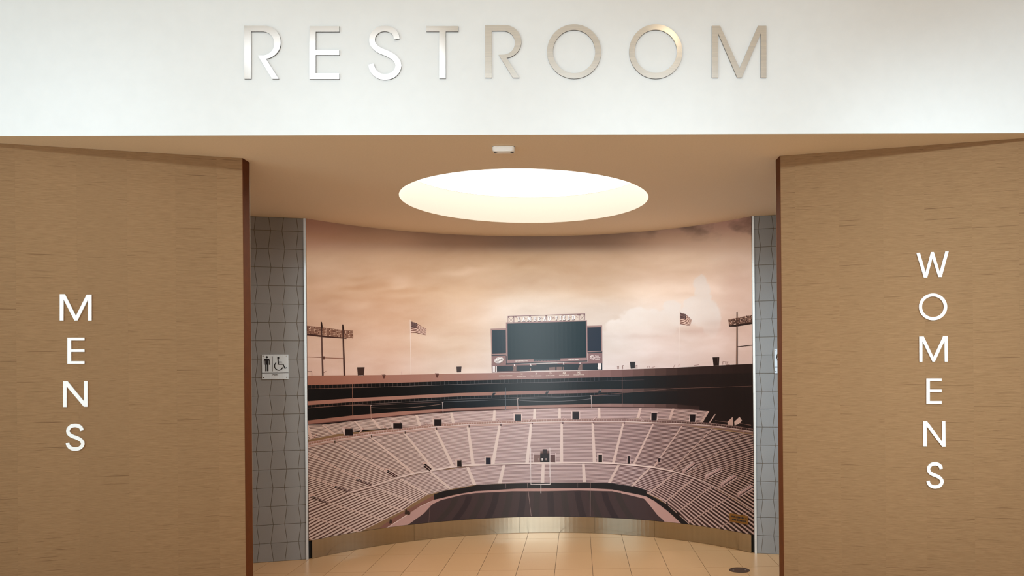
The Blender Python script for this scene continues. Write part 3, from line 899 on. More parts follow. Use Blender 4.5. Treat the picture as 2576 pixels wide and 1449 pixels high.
# entrances (vomitories) of the upper tier
def door(P, x0, y0, x1, y1, skew=0.0, wall=(206, 172, 156), hole=(26, 16, 16), layer=7):
    P.poly([(x0 - 3 - skew, y0 - 4), (x1 - skew, y0 - 4), (x1 + 1, y0 + 1), (x0, y0 + 1)], mix3(x0, [(772, (186, 140, 122)), (1330, (196, 164, 152)), (1892, (190, 152, 138))]), layer)
    P.poly([(x0 - 3 - skew, y0 - 4), (x0, y0), (x0, y1), (x0 - 3, y1 - 2)], wall, layer)
    P.poly([(x0, y0), (x1, y0), (x1 + skew * 0.3, y1), (x0, y1)], hole, layer + 1)
    P.poly([(x1 - skew, y0 - 4), (x1 + 2, y0 + 1), (x1 + 2, y1 - 1), (x1 + skew * 0.3, y1)], tuple(v * 0.55 for v in wall) if skew > 0 else wall, layer)
door(st, 867.5, 1079, 886, 1095, 6); door(st, 989, 1064.5, 1010, 1079, 5); door(st, 1092, 1055, 1109, 1071, 3)
door(st, 1295, 1042, 1311, 1058, 0, (220, 190, 178), (30, 36, 42)); door(st, 1440, 1036, 1457.5, 1055, 0, (216, 184, 170), (34, 28, 30))
door(st, 1639, 1039, 1653, 1057, -3); door(st, 1736, 1042, 1750, 1061, -4)
# stairs by the entrances
for p in ((785, 1103, 796, 1092), (903, 1089, 914, 1078), (965, 1073, 976, 1080), (1070, 1065, 1080, 1072), (1250, 1053, 1259, 1062), (1330, 1059, 1338, 1052), (1416, 1050, 1426, 1058), (1492, 1056, 1500, 1049), (1610, 1051, 1619, 1059)):
    st.line([(p[0], p[1]), (p[2], p[3])], 3.2, mix3(p[0], [(772, (190, 146, 126)), (1330, (196, 160, 150))]), 7)
    st.line([(p[0] + 1, p[1] + 1), (p[2] + 1, p[3] + 1)], 0.9, (112, 72, 62), 8)
# entrances of the main tier: upright ones in the middle, stair slots towards the sides
door(st, 1222, 1150.5, 1234.5, 1168.5, 0, (214, 182, 168), (26, 24, 36)); door(st, 1150, 1159, 1160, 1174, 3, (206, 170, 152), (26, 16, 14))
door(st, 1505.5, 1144, 1515, 1163, 0, (212, 178, 164), (34, 24, 20)); door(st, 1579, 1148, 1585.5, 1165.5, -2, (190, 152, 142), (30, 18, 18)); door(st, 1656, 1153, 1662, 1161, -5, (186, 148, 138), (40, 24, 24))
def slot(P, p0, p1, w, hole=(64, 36, 34), rail=(214, 176, 158), layer=7):
    dx, dy = p1[0] - p0[0], p1[1] - p0[1]; L = math.hypot(dx, dy); nx, ny = -dy / L, dx / L
    P.line([p0, p1], w, hole, layer)
    P.line([p0, lerp(p0, p1, 0.25)], w, (22, 12, 12), layer + 1)
    for k in (-0.5, 0.05):
        P.line([(p0[0] + nx * w * k, p0[1] + ny * w * k), (p1[0] + nx * w * k, p1[1] + ny * w * k)], 0.9, rail, layer + 2)
    P.poly([(p0[0] - 4, p0[1] - 6), (p0[0] + 6, p0[1] - 6), (p0[0] + 8, p0[1] - 2), (p0[0] - 4, p0[1] - 1)], mix3(p0[0], [(772, (206, 164, 144)), (1892, (178, 138, 122))]), layer + 1)
slot(st, (1067, 1169), (1083, 1182), 9, (44, 24, 22)); slot(st, *D_((1150, 25), (1285, 105)), 7); slot(st, *D_((735, 135), (940, 218)), 5.5); slot(st, *D_((440, 235), (645, 305)), 5.5); slot(st, *D_((130, 375), (350, 458)), 5.5)
for p0, p1 in (C_((1470, 1190), (1290, 1325)), C_((1880, 1295), (1650, 1417)), G_((1780, 90), (1590, 210)), G_((2010, 225), (1820, 345))):
    st.line([p0, p1], 7, (176, 134, 122), 7)
    st.line([(p0[0] + 1.5, p0[1] + 2.5), (p1[0] + 1.5, p1[1] + 2.5)], 2.2, (52, 30, 28), 8)
    st.line([(p0[0] + 4, p0[1] + 4), (p1[0] + 4, p1[1] + 4)], 1.4, (222, 186, 170), 8)
    for k in (-1.5, -4.5):
        st.line([(p0[0] - 5, p0[1] + k), (p1[0] - 3, p1[1] + k + 1)], 0.9, (226, 190, 174), 8)
    st.rect(p1[0] - 3, p1[1] - 2, p1[0] + 6, p1[1] + 4, (178, 136, 124), 8)
# players' tunnel in the middle
st.poly(B_((1310, 1062), (1410, 1062), (1410, 1178), (1300, 1178)), (126, 96, 88), 7)
st.poly(B_((1575, 1062), (1652, 1050), (1655, 1182), (1575, 1178)), (92, 62, 58), 7)
st.poly(B_((1410, 1035), (1562, 1035), (1562, 1178), (1410, 1178)), (26, 20, 24), 8)
st.poly(B_((1450, 972), (1520, 972), (1522, 1040), (1448, 1040)), (46, 34, 36), 8)
st.poly(B_((1412, 1000), (1450, 1000), (1450, 1038), (1412, 1038)), (112, 84, 76), 8)
st.poly(B_((1522, 1000), (1560, 1000), (1560, 1038), (1522, 1038)), (104, 76, 70), 8)
for q in ((1385, 1130), (1442, 1132), (1505, 1128)):
    (x, y), = B_(q); st.rect(x - 1.2, y - 3.2, x + 1.2, y + 3.4, (226, 208, 196) if q[0] == 1442 else (150, 126, 116), 9)
for x in (1298, 1660):
    st.line(B_((x, 1030), (x, 1182)), 0.9, (226, 200, 188), 9)
# lamp standards and wires in front of the club level
for (x, y0, y1) in ((932.5, 1020, 1054), (1113.5, 1012, 1037), (1302.5, 1004, 1034), (1488, 996, 1027)):
    k = (176, 132, 112) if x < 1000 else (184, 164, 156)
    st.line([(x - 0.6, y0), (x + 0.8, y1)], 1.3, k, 8); st.line([(x - 2.6, y0 - 0.5), (x + 2.6, y0 - 0.5)], 1.6, (206, 180, 164), 8)
def wire(p0, p1, sag, col):
    pts = [(p0[0] + (p1[0] - p0[0]) * t, p0[1] + (p1[1] - p0[1]) * t + sag * 4 * t * (1 - t)) for t in np.linspace(0, 1, 9)]
    st.line(pts, 0.8, col, 8)
wire((772, 1026.5), (932, 1019), -1.5, (150, 108, 92)); wire((932, 1025), (1113, 1016), 5, (150, 118, 104)); wire((932, 1019.5), (1113, 1011), 0, (110, 84, 76)); wire((1113, 1011), (1302, 1004), 0, (112, 112, 114))
wire((1302, 1006.5), (1488, 1003), 5, (130, 124, 124)); wire((1302, 1004), (1488, 996), 0, (112, 110, 112)); wire((1488, 995.5), (1700, 977), 0, (122, 88, 78)); wire((1700, 977), (1892, 971), 0.5, (112, 78, 66))
st.build('printed seating bowl with bench rows and aisles')

# ---- playing field and its surround
pf = Print('playing_field_print')
track = [(1027, 1336), (985, 1326)] + D_((1100, 800), (1180, 780), (1380, 650), (1590, 505), (1785, 415), (1900, 390), (2155, 332)) + E_((0, 350), (300, 300), (860, 265), (1250, 260), (1850, 260), (2155, 275)) + G_((400, 330), (560, 365), (680, 430), (850, 560), (1020, 715), (1080, 790)) + [(1700, 1345), (1400, 1345)]
pf.poly(track, (184, 138, 124), 3)
fld = [(1000, 1336)] + D_((1380, 775), (1440, 750), (1650, 600), (1760, 480), (1880, 420), (2155, 352)) + E_((300, 325), (800, 300), (1190, 300), (1700, 290), (2155, 300)) + G_((380, 360), (540, 400), (610, 480), (720, 620), (800, 690), (860, 780)) + [(1670, 1345), (1300, 1345)]
pf.poly(fld, (64, 46, 44), 4)
# mowing stripes
top = E_((0, 380), (300, 328), (800, 303), (1190, 303), (1700, 293), (2155, 303)) + G_((380, 365), (540, 410))
for k, xt in enumerate(np.arange(1105, 1622, 34)):
    yt = float(np.interp(xt, [p[0] for p in [(1086, 1270), (1109, 1260)] + top], [p[1] for p in [(1086, 1270), (1109, 1260)] + top]))
    bend = (xt - 1365) * 0.42
    pl, pr = [], []
    for t in np.linspace(0.02, 1, 6):
        off = bend * (t ** 1.5) * 0.62
        y = yt + (1322 - yt) * t
        pl.append((xt + off, y)); pr.append((xt + off + 15 + 3 * t, y))
    if pr[-1][0] < 1640 and pl[-1][0] > 1040:
        pf.poly(pl + pr[::-1], (50, 36, 36) if k % 2 == 0 else (57, 44, 40), 5)
# black and terracotta boundary walls
pf.poly(D_((1785, 345), (1900, 300), (2155, 260)) + E_((350, 210), (800, 195), (1190, 185), (1800, 180), (2155, 190)) + G_((200, 205), (400, 235), (570, 280), (575, 330), (700, 395), (850, 480), (970, 590), (1120, 720), (1180, 790)) + [(1718, 1326)] + G_((1050, 740), (1020, 715), (940, 635), (850, 560), (680, 430), (560, 365), (400, 330)) + E_((2155, 275), (1850, 260), (1250, 260), (860, 265), (300, 300), (0, 350)) + D_((1900, 390), (1785, 415)), (27, 21, 21), 6)
pf.poly(D_((1785, 355), (1785, 415), (1590, 500), (1380, 640), (1180, 775), (1100, 800), (1020, 815), (1120, 740), (1370, 585), (1600, 455)), (128, 82, 68), 6)
pf.line(D_((1150, 795), (1420, 620)), 1.6, (226, 190, 172), 7); pf.line(D_((1590, 508), (1745, 440)), 1.2, (216, 178, 160), 7)
pf.line(G_((580, 320), (830, 430), (1010, 560), (1160, 720)), 2.2, (196, 154, 140), 7)
for q in ((1410, 590, 9), (1445, 600, 7), (1200, 715, 7)):
    (x, y), = D_((q[0], q[1])); pf.poly([(x - 2.5, y - q[2] * 0.8), (x + 1, y - q[2]), (x + 4, y), (x + 2, y + 4), (x - 4, y + 4)], (56, 38, 30), 8)
for q in ((850, 480, 8), (990, 600, 7), (1010, 610, 6)):
    (x, y), = G_((q[0], q[1])); pf.poly([(x - 1.5, y - q[2]), (x + 1.5, y - q[2]), (x + 2.5, y + 3), (x - 2.5, y + 3)], (38, 26, 24), 8)
# goal post and cables
for x, a, b in ((1256, 945, 1417), (1567, 945, 1417)):
    pf.line(B_((x, a), (x, b)), 1.5, (226, 206, 196), 10)
pf.line(E_((1052, 0), (1054, 208)), 1.3, (218, 196, 186), 10); pf.line(E_((1315, 0), (1315, 206)), 1.3, (218, 196, 186), 10)
pf.line(E_((1052, 208), (1317, 204)), 1.7, (220, 200, 190), 10); pf.line(E_((1190, 205), (1190, 328)), 2.0, (206, 186, 174), 10)
pf.line(E_((1004, 185), (1058, 636)), 1.0, (150, 122, 112), 10); pf.line(E_((1860, 178), (1858, 636)), 1.2, (150, 118, 108), 10)
pf.line(E_((713, 195), (713, 262)), 1.0, (112, 92, 88), 10); pf.line(E_((1690, 190), (1690, 250)), 0.9, (92, 74, 70), 10); pf.line(D_((1732, 480), (1715, 735)), 1.0, (112, 80, 72), 10)
pf.build('printed dark playing field with goal post')

# ---- rooftop things along the skyline
for q in (Ls((770, 1025), (876, 1023), (862, 1138), (780, 1140)), Ls((2162, 1016), (2235, 1014), (2228, 1092), (2168, 1095)), Rs((248, 948), (326, 947), (318, 1040), (260, 1045)), Rs((1408, 885), (1504, 882), (1498, 998), (1422, 1003))):
    rf = Print('rooftop_box_print')
    x0 = q[0][0]
    rf.poly(q, (62, 40, 32) if x0 < 1000 else (66, 54, 52) if x0 < 1300 else (46, 40, 40) if x0 < 1650 else (34, 20, 16), 3)
    if x0 < 1300:
        rf.line([lerp(q[3], q[2], 0.1), lerp(q[3], q[2], 0.9)], 1.4, (190, 160, 146), 3)
    if x0 > 1700:
        rf.poly(Rs((1478, 890), (1490, 890), (1486, 960), (1480, 960)), (92, 66, 56), 4)
    rf.build()
for grp in ([Rs((75, 1008), (75, 1050)), Rs((92, 1005), (92, 1050)), Rs((66, 1010), (100, 1008))], [Rs((148, 1000), (150, 1048)), Rs((138, 1002), (168, 1000))],
            [Rs((335, 1000), (335, 1045)), Rs((350, 1000), (352, 1045)), Rs((330, 1000), (356, 998))], [Rs((500, 1010), (500, 1038)), Rs((528, 1010), (528, 1036)), Rs((497, 1010), (532, 1008))],
            [Rs((885, 978), (862, 1028))], [Rs((1552, 945), (1552, 990)), Rs((1590, 945), (1592, 988)), Rs((1612, 948), (1610, 985)), Rs((1552, 945), (1640, 952)), Rs((1600, 992), (1650, 990))],
            [Rs((555, 1028), (600, 1016))], [Rs((1150, 1000), (1222, 988))], [Ls((1100, 1118), (1165, 1126))], [Ls((1860, 1108), (1915, 1112))], [Ls((75, 1085), (135, 1080)), Ls((135, 1080), (135, 1140))], [Ls((1398, 1085), (1398, 1128))]):
    rf = Print('rooftop_rail_print')
    for q in grp:
        rf.line(q, 1.0, (124, 82, 72), 3)
    rf.build()

# floodlight gantries
def new_fl():
    return Print('floodlight_print')
fl = new_fl()
fl.poly(Ls((40, 440), (260, 462), (575, 505), (712, 512), (716, 608), (600, 622), (300, 600), (40, 572)), (128, 84, 64), 3)
random.seed(11)
for i in range(34):
    for j in range(5):
        x = 70 + i * 19.0; y0 = 448 + i * 1.9 + (0 if i < 26 else 6); y = y0 + 8 + j * 22
        if x < 712:
            p = Ls((x + 3, y), (x + 13, y + 1), (x + 12, y + 13), (x + 3, y + 12))
            fl.poly(p, random.choice([(206, 164, 136), (222, 182, 154), (180, 134, 108), (96, 58, 44)]), 4)
fl.poly(Ls((40, 548), (330, 588), (620, 612), (620, 626), (300, 604), (40, 574)), (64, 34, 26), 5)
fl.line(Ls((332, 480), (334, 590)), 1.6, (198, 152, 126), 5)
for q in (Ls((260, 385), (275, 388), (300, 1140), (278, 1140)), Ls((560, 425), (576, 425), (606, 1140), (580, 1140))):
    fl.poly(q, (70, 42, 34), 6)
for q in (Ls((268, 600), (276, 600), (292, 1140), (284, 1140)),):
    fl.poly(q, (108, 72, 62), 7)
for q in (Ls((262, 385), (278, 400), (290, 470), (262, 470)), Ls((560, 425), (578, 440), (588, 500), (566, 500))):
    fl.poly(q, (58, 32, 25), 6)
fl.line(Ls((40, 878), (285, 886)), 1.5, (150, 98, 76), 5); fl.line(Ls((285, 890), (580, 901)), 1.5, (140, 90, 70), 5)
fl.poly(Ls((278, 870), (318, 872), (312, 915), (282, 915)), (92, 58, 46), 7)
fl.line(Ls((290, 1110), (335, 1078)), 1.0, (112, 72, 60), 6)
fl.build('printed floodlight gantry on two posts'); fl = new_fl()
fl.poly(Rs((1628, 355), (1970, 288), (1970, 402), (1740, 440), (1640, 450)), (92, 60, 48), 3)
for i in range(19):
    for j in range(5):
        x = 1638 + i * 17.5; y = 352 - i * 3.5 + j * 20
        p = Rs((x, y), (x + 11, y - 2), (x + 11, y + 9), (x, y + 11))
        fl.poly(p, random.choice([(196, 152, 128), (214, 172, 148), (160, 116, 96), (66, 40, 32), (226, 190, 166)]), 4)
fl.poly(Rs((1640, 440), (1970, 396), (1970, 416), (1740, 455), (1645, 455)), (38, 22, 18), 5)
fl.poly(Rs((1745, 248), (1761, 246), (1762, 985), (1738, 987)), (76, 48, 38), 6)
fl.line(Rs((1745, 460), (1744, 985)), 0.9, (158, 114, 92), 7)
fl.line(Rs((1762, 738), (1970, 714)), 1.9, (48, 28, 24), 5)
fl.build('printed floodlight gantry on one post')

# flags on poles
fg = Print('flag_print')
def flag(P, pole, top, pts_top, pts_bot, canton, base):
    P.line(pole, 1.5, (232, 208, 192), 3)
    n_ = 13
    for k in range(n_):
        t0, t1 = k / n_, (k + 1) / n_
        up = [lerp(a, b, t0) for a, b in zip(pts_top, pts_bot)]; dn = [lerp(a, b, t1) for a, b in zip(pts_top, pts_bot)]
        P.poly(up + dn[::-1], (112, 66, 56) if k % 2 == 0 else (226, 190, 168), 4)
    P.poly(canton, (70, 46, 46), 5)
    # stars
    (ax, ay), (bx, by), (cx_, cy_), (dx_, dy_) = canton
    for r in range(5):
        for q in range(5):
            u, v_ = (q + 0.6 + 0.3 * (r % 2)) / 5.8, (r + 0.5) / 5.2
            x = (ax * (1 - u) + bx * u) * (1 - v_) + (dx_ * (1 - u) + cx_ * u) * v_
            y = (ay * (1 - u) + by * u) * (1 - v_) + (dy_ * (1 - u) + cy_ * u) * v_
            P.poly([(x - 0.75, y), (x, y - 0.75), (x + 0.75, y), (x, y + 0.75)], (190, 150, 134), 6)
flag(fg, Ls((1514, 360), (1526, 1125)), None, Ls((1524, 380), (1605, 408), (1668, 450), (1742, 490)), Ls((1524, 540), (1590, 542), (1660, 560), (1732, 575)), Ls((1524, 380), (1606, 408), (1614, 472), (1524, 468)), None)
fg.build('printed striped flag on a pole'); fg = Print('flag_print')
flag(fg, Rs((942, 230), (939, 1015)), None, Rs((954, 256), (1030, 280), (1075, 320), (1118, 365)), Rs((954, 420), (1000, 426), (1050, 440), (1092, 440)), Rs((954, 256), (1030, 282), (1036, 350), (954, 346)), None)
fg.line(Rs((925, 1015), (940, 975), (958, 1015)), 1.0, (180, 140, 128), 3)
fg.build('printed striped flag on a pole')

# ---- scoreboard
sb = Print('scoreboard_print')
FRM = (152, 120, 112); SCR = (20, 40, 46)  # screen's cool tint holds part of the hall light's sheen
FR2 = (134, 102, 98)
# legs and the dark structure below
sb.poly(Cs((425, 985), (1060, 975), (1350, 970), (1980, 965), (1980, 1062), (1060, 1072), (430, 1100)), (38, 46, 52), 3)
for q in (S3c((1010, 690), (1185, 680), (1185, 930), (1010, 940), (1060, 800)), S4c((185, 760), (460, 740), (460, 890), (185, 890)), S4c((520, 740), (770, 740), (770, 890), (520, 890)), S4c((1520, 650), (1630, 600), (1630, 880), (1450, 880), (1450, 790))):
    sb.poly(q, (118, 94, 88), 4)
sb.poly(S3c((110, 700), (345, 700), (345, 975), (130, 985)), (120, 92, 88), 4)
for x in (165, 225, 300):
    sb.poly(S3c((x, 705), (x + 36, 705), (x + 36, 960), (x, 960)), (232, 220, 212), 5)
sb.poly(S4c((2310, 580), (2450, 580), (2440, 845), (2310, 845)), (230, 214, 204), 5)
sb.poly(S4c((2280, 770), (2310, 760), (2310, 800), (2285, 800)), (230, 214, 204), 5)
sb.line(S4c((2375, 585), (2375, 840)), 0.5, (180, 156, 148), 6)
sb.line(S3c((1800, 770), (1800, 920)), 1.6, (142, 112, 100), 4); sb.line(S4c((105, 810), (105, 890)), 1.6, (142, 112, 100), 4); sb.line(S4c((815, 740), (815, 870)), 1.4, (142, 108, 98), 4); sb.line(S3c((2505, 820), (2505, 890)), 1.6, (142, 112, 100), 4)
sb.poly(S3c((345, 935), (1330, 915), (1330, 950), (345, 985)), (124, 96, 92), 4)
# side panels
sb.poly(Cs((413, 485), (632, 478), (635, 860), (424, 868)), FRM, 4); sb.poly(Cs((432, 507), (626, 501), (629, 831), (436, 838)), (34, 48, 56), 5)
sb.poly(Cs((425, 852), (628, 846), (628, 862), (425, 868)), (52, 58, 62), 5)
sb.poly(Cs((425, 866), (628, 860), (628, 990), (1055, 975), (1055, 995), (426, 1004)), FR2, 4)
sb.poly(Cs((1762, 443), (1978, 437), (1982, 815), (1768, 826)), FRM, 4); sb.poly(Cs((1770, 467), (1961, 462), (1966, 794), (1773, 800)), (34, 42, 54), 5)
sb.poly(Cs((1776, 814), (1980, 804), (1980, 822), (1776, 830)), (48, 52, 58), 5)
sb.poly(Cs((1776, 828), (1981, 820), (1982, 966), (1350, 982), (1350, 966), (1776, 945)), (130, 98, 96), 4)
# main screen and frame
sb.poly(Cs((628, 397), (1765, 365), (1772, 938), (636, 976)), (146, 114, 110), 5)
sb.poly(Cs((648, 413), (1750, 379), (1757, 890), (653, 921)), SCR, 6)
sb.poly(Cs((1018, 910), (1392, 900), (1392, 930), (1018, 942)), (54, 66, 70), 7)
for x in range(1040, 1380, 42):
    sb.poly(Cs((x, 930), (x + 18, 929), (x + 18, 937), (x, 938)), (118, 96, 94), 8)
sb.poly(Cs((628, 968), (1100, 953), (1770, 932), (1770, 942), (1100, 964), (628, 982)), (44, 50, 56), 7)
sb.poly(Cs((626, 862), (636, 862), (640, 976), (630, 982)), (46, 54, 60), 6)
for q in (S3c((1085, 610), (1110, 700)), S3c((1800, 590), (1805, 680)), S4c((820, 545), (825, 635)), S4c((1530, 535), (1535, 610))):
    sb.line(q, 1.5, (232, 214, 204), 9); sb.rect(q[1][0] - 1.8, q[1][1] - 1.6, q[1][0] + 1.8, q[1][1], (236, 220, 210), 9)
# truss crown
TR_ = (132, 98, 98)
sb.line(Cs((653, 311), (1740, 276)), 1.7, TR_, 5)
for x in (657, 740, 1190, 1655, 1736):
    y0 = 311 - (x - 653) * 35 / 1087.0
    sb.line(Cs((x, y0), (x, y0 + 86)), 1.6 if x in (740, 1190, 1655) else 1.2, (120, 90, 92), 5)
for x0, x1 in ((660, 738), (1660, 1734)):
    y0 = 311 - (x0 - 653) * 35 / 1087.0
    sb.line(Cs((x0 + 6, y0 + 18), (x1 - 8, y0 + 82)), 0.8, TR_, 5); sb.line(Cs((x1 - 6, y0 + 18), (x0 + 10, y0 + 82)), 0.8, TR_, 5)
    for x in (x0, x1):
        sb.poly(Cs((x - 2, y0 + 2), (x + 20, y0 + 2), (x + 8, y0 + 22), (x - 2, y0 + 20)) if x == x0 else Cs((x - 20, y0 + 2), (x + 2, y0 + 2), (x + 2, y0 + 20), (x - 10, y0 + 22)), (128, 96, 94), 5)
for x in (765, 965, 1195, 1430, 1640):
    y0 = 311 - (x - 653) * 35 / 1087.0
    sb.poly(Cs((x - 18, y0 + 2), (x + 18, y0 + 2), (x + 6, y0 + 20), (x - 8, y0 + 18)), (134, 100, 98), 5)
for x0, dx, s in ((770, 40, 1), (880, 60, 1), (990, 60, -1), (1100, 60, 1), (1265, 50, -1), (1265, 50, 1), (1400, 50, 1), (1500, 60, -1), (1605, 35, 1)):
    y0 = 352 - (x0 - 653) * 35 / 1087.0
    sb.line(Cs((x0, y0 - 18 * s), (x0 + dx, y0 + 10 * s)), 0.8, (148, 112, 108), 5)

# lettering: font outlines laid onto the print
def glyphs(body, space=1.0, font_offset=0.0):
    cu = bpy.data.curves.new('text', 'FONT'); cu.body = body; cu.size = 1.0; cu.space_character = space; cu.offset = font_offset; cu.resolution_u = 3
    ob = bpy.data.objects.new('text', cu); COL.objects.link(ob)
    dg = bpy.context.evaluated_depsgraph_get()
    me = bpy.data.meshes.new_from_object(ob.evaluated_get(dg))
    pts = [(v.co.x, v.co.y) for v in me.vertices]; fcs = [tuple(p.vertices) for p in me.polygons]
    bpy.data.objects.remove(ob, do_unlink=True); bpy.data.curves.remove(cu); bpy.data.meshes.remove(me)
    x0 = min(p[0] for p in pts); x1 = max(p[0] for p in pts); y0 = min(p[1] for p in pts); y1 = max(p[1] for p in pts)
    return [((p[0] - x0) / (x1 - x0), (p[1] - y0) / (y1 - y0)) for p in pts], fcs
def text(P, body, bl, br, tl, col, layer, space=1.0, off=0.0):
    """bl, br, tl: photo positions of the text box's bottom-left, bottom-right and top-left corners."""
    pts, fcs = glyphs(body, space, off)
    q = [(bl[0] + (br[0] - bl[0]) * u + (tl[0] - bl[0]) * w, bl[1] + (br[1] - bl[1]) * u + (tl[1] - bl[1]) * w) for u, w in pts]
    for f_ in fcs:
        P.poly([q[i] for i in f_], col, layer)
# slab-serif crown letters, drawn stroke by stroke on a 10 x 12 grid
SLAB = {
 'L': [(0, 0, 9, 2.4), (1.4, 0, 4.4, 12), (0, 10.2, 6, 12), (6.6, 0, 9, 4.6)],
 'A': [(0, 0, 4.4, 1.8), (5.6, 0, 10, 1.8), 'apex', (2.6, 3.4, 7.6, 5.2)],
 'M': [(0, 0, 4.2, 1.8), (6.6, 0, 11, 1.8), (1, 0, 3.2, 12), (7.8, 0, 10, 12), (0, 10.2, 3.6, 12), (7.4, 10.2, 11, 12), 'vee'],
 'B': [(0, 0, 7.6, 2), (0, 10, 7.2, 12), (1.4, 0, 4.2, 12), (3, 5.2, 7.4, 7), (6.6, 1, 9.2, 5.6), (6.2, 6.6, 8.8, 11)],
 'E': [(0, 0, 9, 2), (0, 10, 8.8, 12), (1.4, 0, 4.2, 12), (3, 5.2, 6.8, 7), (6.8, 0, 9, 4), (6.8, 8.2, 8.8, 12), (5.6, 4.2, 7.2, 8)],
 'U': [(0, 10.2, 4.6, 12), (5.6, 10.2, 10, 12), (1.2, 1.4, 3.8, 12), (6.4, 1.4, 8.8, 12), (2, 0, 8, 2.4)],
 'F': [(0, 0, 5.4, 1.8), (0, 10, 8.8, 12), (1.4, 0, 4.2, 12), (3, 5.2, 6.8, 7), (6.8, 8, 8.8, 12), (5.6, 4.2, 7.2, 8)],
 'I': [(0, 0, 5.4, 1.8), (0, 10.2, 5.4, 12), (1.3, 0, 4.1, 12)],
 'D': [(0, 0, 6.8, 2), (0, 10, 6.8, 12), (1.4, 0, 4.2, 12), (6.6, 1.2, 9.4, 10.8)]}
def slab(P, ch, x, w, y, h, slope, col, layer, grow=0.0):
    adv = 11.0 if ch == 'M' else 5.4 if ch == 'I' else 10.0
    def q(u, v_):
        return (x + u / adv * w, y + slope * (u / adv * w) - v_ / 12.0 * h)
    for r in SLAB[ch]:
        if r == 'apex':
            for pp in (((0.8, 0), (3.4, 0), (6, 12), (4, 12)), ((9.4, 0), (6.4, 0), (3.9, 12), (6.2, 12))):
                P.poly([q(*k) for k in pp], col, layer)
        elif r == 'vee':
            for pp in (((1.4, 12), (4.2, 12), (6.6, 2.5), (4.6, 2.5)), ((9.6, 12), (6.8, 12), (4.6, 2.5), (6.6, 2.5))):
                P.poly([q(*k) for k in pp], col, layer)
        else:
            a, b, c, d = r
            a -= grow; b -= grow; c += grow; d += grow
            P.poly([q(a, b), q(c, b), q(c, d), q(a, d)], col, layer)
letters = [(ch, S1c((a, bt))[0], S1c((b, bt))[0]) for ch, a, b, bt in (('L', 1250, 1375, 492), ('A', 1440, 1560, 488), ('M', 1655, 1820, 484), ('B', 1920, 2050, 480), ('E', 2120, 2250, 474), ('A', 2335, 2475, 468))]
letters += [(ch, S2c((a, bt))[0], S2c((b, bt))[0]) for ch, a, b, bt in (('U', 130, 280, 462), ('F', 465, 570, 446), ('I', 640, 720, 440), ('E', 790, 900, 434), ('L', 990, 1100, 428), ('D', 1180, 1310, 418))]
for ch, p0, p1 in letters:
    slab(sb, ch, p0[0] + 0.5, p1[0] - p0[0], p0[1] + 0.6, 10.8, -0.032, (120, 88, 88), 7, 0.55)
    slab(sb, ch, p0[0], p1[0] - p0[0], p0[1], 10.8, -0.032, (246, 236, 228), 8)
# sponsor marks and honour roll
def ellipse(cx_, cy_, rx_, ry_, rot, n_=28):
    c, s = math.cos(rot), math.sin(rot)
    return [(cx_ + rx_ * math.cos(t) * c - ry_ * math.sin(t) * s, cy_ + rx_ * math.cos(t) * s + ry_ * math.sin(t) * c) for t in np.linspace(0, 2 * math.pi, n_, endpoint=False)]
ec = S3c((428, 448))[0]
sb.poly(ellipse(ec[0] + 0.3, ec[1] + 0.7, 12.0, 7.6, -0.28), (76, 58, 58), 7)
sb.poly(ellipse(*ec, 11.8, 7.4, -0.28), (236, 222, 212), 8); sb.poly(ellipse(*ec, 10.6, 6.3, -0.28), (92, 70, 70), 9); sb.poly(ellipse(*ec, 9.7, 5.5, -0.28), (236, 222, 212), 10)
text(sb, 'Lite', S3c((315, 545))[0], S3c((560, 455))[0], S3c((350, 425))[0], (70, 54, 54), 11, 1.0, 0.02)
text(sb, 'MITSUBISHI ELECTRIC', S3c((1145, 510))[0], S3c((1680, 492))[0], S3c((1145, 472))[0], (228, 214, 200), 9, 1.0, 0.03)
text(sb, 'DIAMOND VISION', S4c((1030, 445))[0], S4c((1462, 435))[0], S4c((1030, 402))[0], (234, 220, 206), 9, 1.0, 0.03)
for body, bt, xr in (('Time', 290, 2340), ('Warner', 360, 2420), ('Cable', 428, 2385)):
    text(sb, body, S4c((2175, bt))[0], S4c((xr, bt - 4))[0], S4c((2175, bt - 50))[0], (228, 206, 196), 9, 1.0, 0.02)
sw = [S4c((2065 + r * math.cos(a) * 1.1, 340 + r * math.sin(a)))[0] for a, r in ((t, 20 + 75 * (t / (2.2 * 2 * math.pi))) for t in np.linspace(0.2, 2.2 * 2 * math.pi, 40))]
sb.line(sw, 0.95, (232, 212, 202), 9)
sb.line(S4c((1950, 320), (2000, 265), (2060, 245), (2120, 265), (2165, 318), (2110, 360)), 1.2, (232, 212, 202), 9)
for body, a, b, bt, hgt, k in (('RETIRED NUMBERS', S3c((435, 1148))[0], S3c((1010, 1138))[0], 0, 46, 1), ('14', S3c((1340, 1085))[0], S3c((1455, 1082))[0], 0, 82, 1), ('DON HUTSON', S3c((1200, 1170))[0], S3c((1600, 1160))[0], 0, 44, 1),
                          ('3', S3c((2005, 1070))[0], S3c((2065, 1068))[0], 0, 85, 1), ('TONY CANADEO', S3c((1800, 1152))[0], S3c((2275, 1142))[0], 0, 44, 1),
                          ('15', S4c((185, 1055))[0], S4c((300, 1052))[0], 0, 85, 1), ('BART STARR', S4c((62, 1138))[0], S4c((440, 1128))[0], 0, 42, 1),
                          ('66', S4c((785, 1040))[0], S4c((925, 1037))[0], 0, 88, 1), ('RAY NITSCHKE', S4c((635, 1118))[0], S4c((1068, 1108))[0], 0, 42, 1),
                          ('92', S4c((1408, 1020))[0], S4c((1552, 1016))[0], 0, 88, 1), ('REGGIE WHITE', S4c((1262, 1102))[0], S4c((1700, 1092))[0], 0, 42, 1)):
    text(sb, body, a, b, (a[0], a[1] - hgt / 17.173), (216, 194, 178), 6, 1.0, 0.02)
